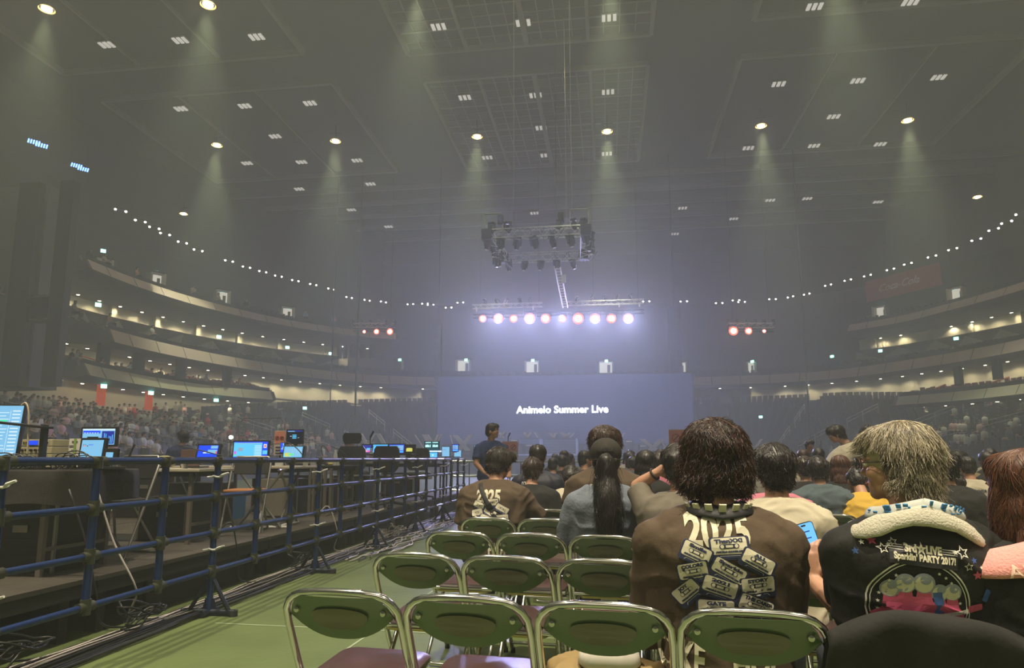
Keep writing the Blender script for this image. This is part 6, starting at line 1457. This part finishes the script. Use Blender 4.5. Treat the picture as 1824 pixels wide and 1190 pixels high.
# coils of black cable on the clothed table
R_.seed(4)
for i, (px, py, Y, r) in enumerate(((8, 803, 4.35, .075), (25, 806, 4.4, .07), (50, 808, 4.4, .06), (118, 805, 4.4, .075), (135, 803, 4.45, .085), (100, 809, 4.38, .05))):
    a = at(px, py, Y=Y); a.z = 1.125; mb = MB()
    for q in range(4):
        rr = r*(1-.12*q); mb.tube([(rr*math.cos(t_)+.012*q, .03*q+.02*math.sin(2*t_), max(.006, rr*.75+rr*.8*math.sin(t_))) for t_ in [2*PI*j/20 for j in range(20)]], .0045, 6, closed=True)
    tag(mb.build('cable_coil', M['plast'], loc=a, smooth='all'), 'black cable coil standing on the clothed table, %s' % ('below the large monitor' if i < 3 else 'in front of the cream rack'), 'cable', 'coils %s' % ('below the large monitor' if i < 3 else 'before the rack'))
t = tag(MB().tube(spline([at(38, 722, Y=4.42), at(46, 718, Y=4.42), at(51, 735, Y=4.42), at(50, 780, Y=4.42), at(48, 812, Y=4.42)], 6), .006, 8).build('beige_cable', mat('cable_beige', (.5, .42, .3)), smooth='all'), 'beige cable hanging from the top of the large left monitor', 'cable')
# second table
a = at(275, 816, Y=6.2); tag(remesh and link(remesh(MB().ball((0, 0, .05), (.22, .12, .06), 20, 12).ball((.1, 0, .07), (.12, .1, .05)).ball((-.15, .02, .035), (.12, .09, .04)), .012, 3, .012, 18, 'bag', 1), 'cloth_bag', mat('khaki_cloth', (.30, .27, .13), .85), None), 'crumpled khaki cloth bag on the second table', 'bag').location = (a.x, a.y, 1.105)
R_.seed(8)
kinds = [('cup', (.6, .6, .55)), ('adapter', (.5, .5, .48)), ('plug_box', (.04, .04, .04)), ('tape_roll', (.6, .5, .1))]
for i, (px, Y) in enumerate(((238, 6.2), (246, 6.3), (255, 6.15), (262, 6.3), (330, 6.2), (450, 8.0), (458, 8.1), (466, 7.9), (545, 8.1), (560, 9.9), (575, 10.0), (590, 10.1), (603, 9.9), (498, 8.0), (640, 11.8), (700, 11.8), (735, 11.8))):
    a = at(px, 815, Y=Y); k = i % 4; nm, c = kinds[k]; zt = 1.105 if Y < 7 else 1.11 if Y < 9 else 1.10 if Y < 11 else 1.14
    wh = 'the second table' if Y < 7 else 'the crossed-leg table' if Y < 9 else 'the crowded dark desk' if Y < 11 else 'the laptop desk'
    mb = MB()
    if k == 0: mb.tube([(0, 0, 0), (0, 0, .09)], [.028, .038], 14)
    elif k == 3: mb.tube([(.03*math.cos(q), .03*math.sin(q), .02) for q in [2*PI*j/14 for j in range(14)]], .016, 8, closed=True)
    else: mb.box((0, 0, .025), (.10, .06, .05), i); mb.tube([(0, 0, .04), (.05, .02, .06), (.09, .0, .01), (.14, .05, .006)], .004, 6)
    tag(mb.build(nm, mat(nm+'_colour%d' % i, c, .4), loc=(a.x, a.y, zt)), {'cup': 'small white cup', 'adapter': 'pale power adapter', 'plug_box': 'small black plug box', 'tape_roll': 'roll of yellow tape'}[nm]+' on '+wh, nm.replace('_', ' '), nm.replace('_', ' ')+' on '+wh)
a = at(339, 817, Y=6.5); t = thing('laptop', 'brown laptop lid seen from behind, left of the deep blue screen', 'laptop', (a.x, 6.5, 1.12), .1); MB().box((0, 0, .085), (.20, .012, .17)).build('lid', mat('brown_lid', (.10, .06, .055), .5), t, bevel=.003); MB().box((0, .1, -.005), (.2, .2, .014)).build('keyboard_base', M['plast'], t)
monitor(369, 793, 815, 40, 6.35, 'blue', 'laptop with a deep blue screen on the second table', -.05, -.25, 'laptop')
monitor(446, 787, 815, 66, 7.75, 'cad', 'bright multicoloured drawing program screen on the crossed-leg table', -.05, -.05)
monitor(523, 795, 815, 34, 7.9, 'spec', 'tilted tablet with a blue and yellow graph, right of the drawing program screen', .2, -.35, 'tablet', bez=.015, stand=False)
monitor(525, 767, 789, 28, 9.4, 'dark', 'dark navy monitor raised above the tilted tablet', 0, 0)
monitor(503, 789, 806, 7, 9.2, 'blue', 'narrow upright phone screen beside the dark navy monitor', 0, 0, 'phone', bez=.006, stand=False)
# laptops row
monitor(653, 793, 806, 16, 12.0, 'photo', 'laptop with a purple picture, first of the laptop row', 0, -.15, 'laptop', bez=.02)
monitor(677, 792, 807, 27, 11.8, 'blob', 'laptop with a white blob on a light blue window, second of the laptop row', 0, -.15, 'laptop', bez=.018)
monitor(706, 792, 807, 27, 11.8, 'rows', 'laptop with lines of text on blue, third of the laptop row', 0, -.15, 'laptop', bez=.018)
monitor(729, 796, 806, 14, 11.8, 'yellow', 'black laptop with a small yellow window at the right end of the row', 0, -.15, 'laptop', bez=.045)
# timecode and far screens
a = at(769, 802, Y=14.6); t = thing('timecode_display', 'dark teal display with two large timecodes', 'display', a); MB().box((0, .02, .09), (.34, .03, .21)).build('bezel', M['plast'], t)
MB().box((0, 0, .09), (.32, .006, .19)).build('screen', emat('tc_bg', (.005, .07, .09), .8), t)
tcm = emat('tc_text', (.5, 1, .95), 1.6)
for sx, tx_ in ((-.078, '60:1'), (.078, '55:0')): text_obj('digits', tx_, .075, tcm, t, (sx, -.008, .09), width=.115, bold=.002)
for sx in (-.078, .078): text_obj('caption', 'COUNTER', .02, tcm, t, (sx, -.008, .165), width=.12)
MB().rod((0, .03, -.2), (0, .03, .05), .012, 8).build('stand_pole', M['plast'], t)
for px, pt, pb, wp, st, lab, tl in ((749, 806, 815, 17, 'lb', 'small blue screen under the timecode display, left one', 0), (771, 806, 815, 17, 'lb', 'small blue screen under the timecode display, right one', 0), (794, 796, 813, 13, 'plain', 'upright teal monitor right of the timecode display', 0), (811, 792, 804, 10, 'rows', 'small white and blue screen beyond the teal monitor', 0), (815, 802, 815, 12, 'plain', 'tilted bright blue tablet at the fence end of the desks', -.3), (847, 793, 800, 4, 'plain', 'tiny green-blue screen left of the navy polo', 0)):
    monitor(px, pt, pb, wp, 14.3 if px < 840 else 15.2, {'lb': 'blob'}.get(st, st), lab, .1 if px > 780 else 0, tl, stand=px not in (847,), bez=.012)
tag(MB().box((0, 0, 0), (.9, .02, .03)).build('lamp_strip', emat('strip_bluewhite', (.5, .7, 1), 1.6), loc=at(758, 804, Y=14.5)), 'thin row of tiny bluish lamps under the timecode display', 'light strip')
# microphones, gooseneck lamps
for px, pt, Y, lab in ((660, 768, 12.6, 'black microphone on a stand beyond the laptop row'), (905, 771, 19.2, 'black microphone stand right of the navy polo')):
    a = at(px, pt, Y=Y); t = thing('microphone_stand', lab, 'microphone', (a.x, Y, 0 if px > 800 else .4)); zt = a.z-t.location.z
    MB().rod((0, 0, 0), (0, 0, zt-.1), .012, 8).build('pole', M['plast'], t); MB().rod((0, 0, zt-.12), (.06, 0, zt), .02, 8).build('microphone', M['plast'], t); MB().tube([(.15*math.cos(q), .15*math.sin(q), .02) for q in [2*PI*j/12 for j in range(12)]], .012, 6, closed=True).build('foot_ring', M['plast'], t)
for i, pts in enumerate((((540, 812), (530, 800), (518, 791), (506, 786)), ((575, 812), (572, 797), (578, 795), (585, 805)), ((395, 812), (360, 803), (330, 796), (318, 795)), ((618, 812), (606, 802), (590, 795)))):
    tag(MB().tube(spline([at(a_, b_, Y=(7.7, 9.9, 6.3, 10.2)[i]) for a_, b_ in pts], 6), .006, 6).build('gooseneck', M['plast'], smooth='all'), ['thin black gooseneck lamp over the tilted tablet', 'curled black gooseneck beside the office chair', 'long thin gooseneck microphone in front of the deep blue screen', 'thin black gooseneck left of the office chair'][i], 'gooseneck')
# chairs at the desks
def desk_chair(x, y, rz, label, seatm, framem, backm):
    t = thing('folding_chair', label, 'chair', (x, y, .4), rz, 'chairs at the desks')
    MB().tube([(-.21, .18, 0), (-.21, 0, .42), (-.21, -.14, .78), (-.17, -.155, .82), (.17, -.155, .82), (.21, -.14, .78), (.21, 0, .42), (.21, .18, 0)], .012, 8).build('back_frame', framem, t, smooth=True)
    MB().tube([(-.19, .12, .43), (-.19, -.20, .03), (-.16, -.21, .013), (.16, -.21, .013), (.19, -.20, .03), (.19, .12, .43)], .011, 8).build('rear_legs', framem, t, smooth=True)
    MB().box((0, .03, .45), (.38, .38, .035)).build('seat', seatm, t, bevel=.012); MB().box((0, -.135, .72), (.39, .02, .20), 0, .25).build('backrest', backm, t, bevel=.008); return t
desk_chair(-4.05, 5.35, PI-.1, 'black folding chair between the clothed table and the second table', M['plast'], M['steel'], M['plast'])
desk_chair(-4.6, 5.6, .4, 'dark folding chair with steel legs left of the black folding chair', M['plast'], M['steel'], M['plast'])
desk_chair(-4.0, 7.25, PI+.2, 'folding chair with an orange-brown seat behind the tall fence stand', M['brownseat'], M['steel'], M['plast'])
def office(px, Y, label, rz):
    a = at(px, 860, Y=Y); t = thing('office_chair', label, 'chair', (a.x, Y, .4), rz)
    MB().rod((0, 0, .08), (0, 0, .45), .03, 10).build('gas_column', M['plast'], t); 
    for q in range(5):
        an = 2*PI*q/5; b = MB().rod((0, 0, .10), (.30*math.cos(an), .30*math.sin(an), .06), .022, 8, .015).build('base_arm', M['plast'], t); MB().ball((.30*math.cos(an), .30*math.sin(an), .03), (.03, .03, .03), 10, 6).build('caster', M['dark'], b)
    MB().loft([ell_ring((0, 0, z_), r_, r_*.95) for z_, r_ in ((.44, .20), (.46, .25), (.52, .25), (.54, .22))]).build('seat', M['plast'], t, smooth=True)
    MB().loft([[(x_, -.22-.03*math.cos(x_*6)+.04*(z_-.6), z_) for x_ in (-w_, -w_*.5, 0, w_*.5, w_)]+[(x_, -.25-.03*math.cos(x_*6)+.04*(z_-.6), z_) for x_ in (w_, w_*.5, 0, -w_*.5, -w_)] for z_, w_ in ((.58, .16), (.66, .22), (.80, .24), (.95, .22), (1.0, .18))]).build('backrest', M['plast'], t, smooth=True)
    MB().box((0, -.26, .55), (.05, .03, .3)).build('back_support', M['dark'], t); return t
o1 = office(632, 10.9, 'black high-back office chair in front of the laptop row', .1)
MB().loft([ell_ring((0, -.25, z_), .15*k_, .035) for z_, k_ in ((1.04, .8), (1.08, 1), (1.16, 1.05), (1.21, .9))]).build('headrest', M['plast'], o1, smooth=True)
office(700, 10.9, 'lower black office chair right of the high-back one', -.2)
office(745, 13.2, 'dark office chair at the far desk', .2)
# steel uprights and a crossed keyboard stand, bag, bottles
for i, (px, Y) in enumerate(((553, 9.3), (560, 9.45), (572, 9.5), (580, 9.4), (590, 9.6), (610, 9.8), (618, 10.0))):
    a = at(px, 840, Y=Y); t = thing('truss_upright', 'slim grey steel upright under the crowded dark desk, %s from the left' % ORD(i), 'upright', (a.x, Y, .4), 0, 'steel uprights under the dark desk'); MB().box((0, 0, .33), (.035, .035, .66)).build('post', M['tleg'], t); MB().box((0, 0, .01), (.12, .12, .02)).build('foot_plate', M['tleg'], t)
a = at(485, 900, Y=8.0); t = thing('keyboard_stand', 'steel crossed-leg stand with a white foot bar, right of the orange-brown seat', 'stand', (a.x+.05, 7.6, .4), .2)
for s in (-1, 1):
    MB().rod((-s*.25, s*.02, .02), (s*.25, s*.02, .66), .016, 8).build('cross_leg', M['steel'], t); MB().rod((s*.25, -.2, .67), (s*.25, .2, .67), .013, 8).build('top_bar', M['steel'], t)
MB().rod((-.32, .0, .015), (.32, .0, .015), .018, 8).build('foot_bar', M['tie'], t)
a = at(573, 905, Y=10.3); tag(MB().loft([[(x_*k_, y_*k_*.5, z_) for x_, y_ in rrect(.26, .22, .3)] for z_, k_ in ((0, 1), (.12, 1.02), (.22, .7), (.30, .28))]).build('tote_bag', mat('tote_cream', (.58, .52, .38), .8), loc=(a.x, a.y, .4), smooth='all'), 'cream tote bag standing on the riser left of the office chair', 'bag')
t = thing('road_case', 'rounded pale suitcase on the riser behind the crossed-leg stand', 'suitcase', (-4.6, 9.1, .4)); MB().loft([[(x_, y_, z_) for x_, y_ in rrect(.42, .24, .3)] for z_ in (.03, .06, .48, .52)]).build('shell', mat('case_pale_brown', (.20, .18, .14), .5), t, smooth=True); MB().tube([(-.1, 0, .5), (-.1, 0, .62), (.1, 0, .62), (.1, 0, .5)], .01, 6).build('handle', M['plast'], t)
bt = thing('water_bottle', 'x', 'bottle', group='water bottles'); MB().tube([(0, 0, 0), (0, 0, .15), (0, 0, .19), (0, 0, .21)], [.032, .033, .02, .013], 14).build('bottle_body', mat('bottle_clear_grey', (.45, .48, .48), .12), bt, smooth=True); MB().rod((0, 0, .21), (0, 0, .228), .015, 12).build('cap', M['pwhite'], bt); MB().rod((0, 0, .06), (0, 0, .12), .0335, 14).build('paper_label', M['ppale'], bt)
for i, (px, Y, z_, lab) in enumerate(((468, 7.25, .4, 'clear water bottle on the riser beside the fence, near the crossed legs'), (660, 11.6, 1.155, 'clear water bottle with a pink label on the laptop desk'), (500, 9.9, 1.10, 'clear water bottle on the crowded dark desk'), (596, 9.9, 1.10, 'clear bottle on the dark desk, left of the office chair'))):
    a = at(px, 850, Y=Y); c = bt if i == 0 else copy_tree(bt); c.location = (max(min(a.x, -3.65), -99), Y, z_); c['label'] = lab; c['group'] = 'water bottle %d' % 0 if False else 'water bottles'
# white box units and blue crates behind
for i, (px, py, Y, wd, h, c, lab) in enumerate(((745, 838, 13.9, .5, .16, (.55, .52, .46), 'white open box shelf under the far desk'), (395, 900, 8.8, .5, .34, (.05, .16, .34), 'blue plastic crate under the second table'), (488, 812, 9.9, .34, .10, (.03, .03, .03), 'black mixer box left of the dark navy monitor'))):
    a = at(px, py, Y=Y); t = thing('storage_box', lab, 'box', (a.x, Y, .4 if i == 1 else (.78 if i == 0 else 1.10))); m_ = mat('box_colour%d' % i, c, .5)
    for z_ in (0.01, h-.01): MB().box((0, 0, z_), (wd, .3, .02)).build('shelf_board', m_, t)
    for sx in (-1, 1): MB().box((sx*wd/2, 0, h/2), (.02, .3, h)).build('side_board', m_, t)
    MB().box((0, .15, h/2), (wd, .02, h)).build('back_board', m_, t)
# small work lamp far behind
a = at(411, 779, Y=22); t = thing('work_lamp', 'small bright work lamp on a pole in front of the left stand', 'lamp', (a.x, 22, 0)); MB().rod((0, 0, 0), (0, 0, a.z-.08), .02, 6).build('pole', M['dark'], t); MB().box((0, .06, a.z), (.22, .06, .16)).build('housing', M['dark'], t); MB().ball((0, 0, a.z), (.07, .03, .06), 10, 6).build('lens', emat('work_glow', (1, .95, .75), 30), t)
t = thing('goal_frame', 'thin pale rectangular pipe frame standing in front of the left stand', 'frame', (0, 24, 0)); a = at(428, 745, Y=24); b = at(508, 745, Y=24)
MB().tube([(a.x, 0, 0), (a.x, 0, a.z-.2), (a.x+.15, 0, a.z), (b.x-.15, 0, a.z), (b.x, 0, a.z-.2), (b.x, 0, 0)], .03, 8).build('pipe', M['steel'], t)
# jacket over the chair back, bags on the seat
p = chair_pos(0, 4); vs = []; nx, nz = 34, 22; prof = [(-.045, -.42), (-.05, -.30), (-.045, -.18), (-.042, -.08), (-.034, -.02), (-.012, .012), (.008, .010), (.03, -.03), (.035, -.14), (.04, -.26)]
pr = spline([(a_, b_, 0) for a_, b_ in prof], 3)
for v in pr:
    for i in range(nx+1):
        u = -1+2*i/nx; drop = max(0, -v.y-.02); wv = .016*math.sin(u*9+1)+.010*math.sin(u*21+v.y*8); wd = .245+.06*min(1, drop*2.2)
        zz = .774+v.y-.062*abs(u)**2.5-.004*math.sin(u*5)*(1 if v.y > -.1 else 2); vs.append((u*wd, yback(min(.765, .772+v.y*.6))+v.x*(1+.2*math.sin(u*7))+wv*min(1, drop*4)*(-1 if v.x < 0 else 1), zz))
n = nx+1; fs = [(j*n+i, j*n+i+1, (j+1)*n+i+1, (j+1)*n+i) for j in range(len(pr)-1) for i in range(nx)]
j = MB().add(vs, fs).build('draped_jacket', M['blacktee'], loc=(p.x, p.y, 0), smooth='all'); j.rotation_euler = (0, 0, -.095); sd_ = j.modifiers.new('s', 'SOLIDIFY'); sd_.thickness = .006; sd_.offset = -1
tag(j, 'black jacket draped over a chair back, behind the grey haired person', 'jacket')
p = chair_pos(0, 2); mb = MB()
for q in ((-.06, .08, .03, .15, .10, .05), (.10, .02, .03, .10, .12, .05), (0, -.02, .02, .17, .09, .04), (-.12, -.02, .03, .06, .08, .045)): mb.ball(q[:3], q[3:], 16, 10)
tag(link(remesh(mb, .010, 3, .014, 16, 'bag', 1), 'cloth_bag', mat('khaki_gold_cloth', (.26, .18, .07), .75, bump=.1), None), 'crumpled khaki cloth bag lying on the seat of the third nearest chair', 'bag').location = (p.x, p.y, .468)
tag(MB().loft([[(x_*k_, y_*k_, z_) for x_, y_ in rrect(.20, .10, .4)] for z_, k_ in ((0, .8), (.02, 1), (.05, .95), (.07, .6))]).build('white_pouch', mat('pouch_white', (.62, .58, .52), .4), loc=(p.x+.0, p.y-.03, .535), smooth='all'), 'white pouch on top of the khaki bag on the chair seat', 'pouch')
bpy.data.scenes.remove(TS)
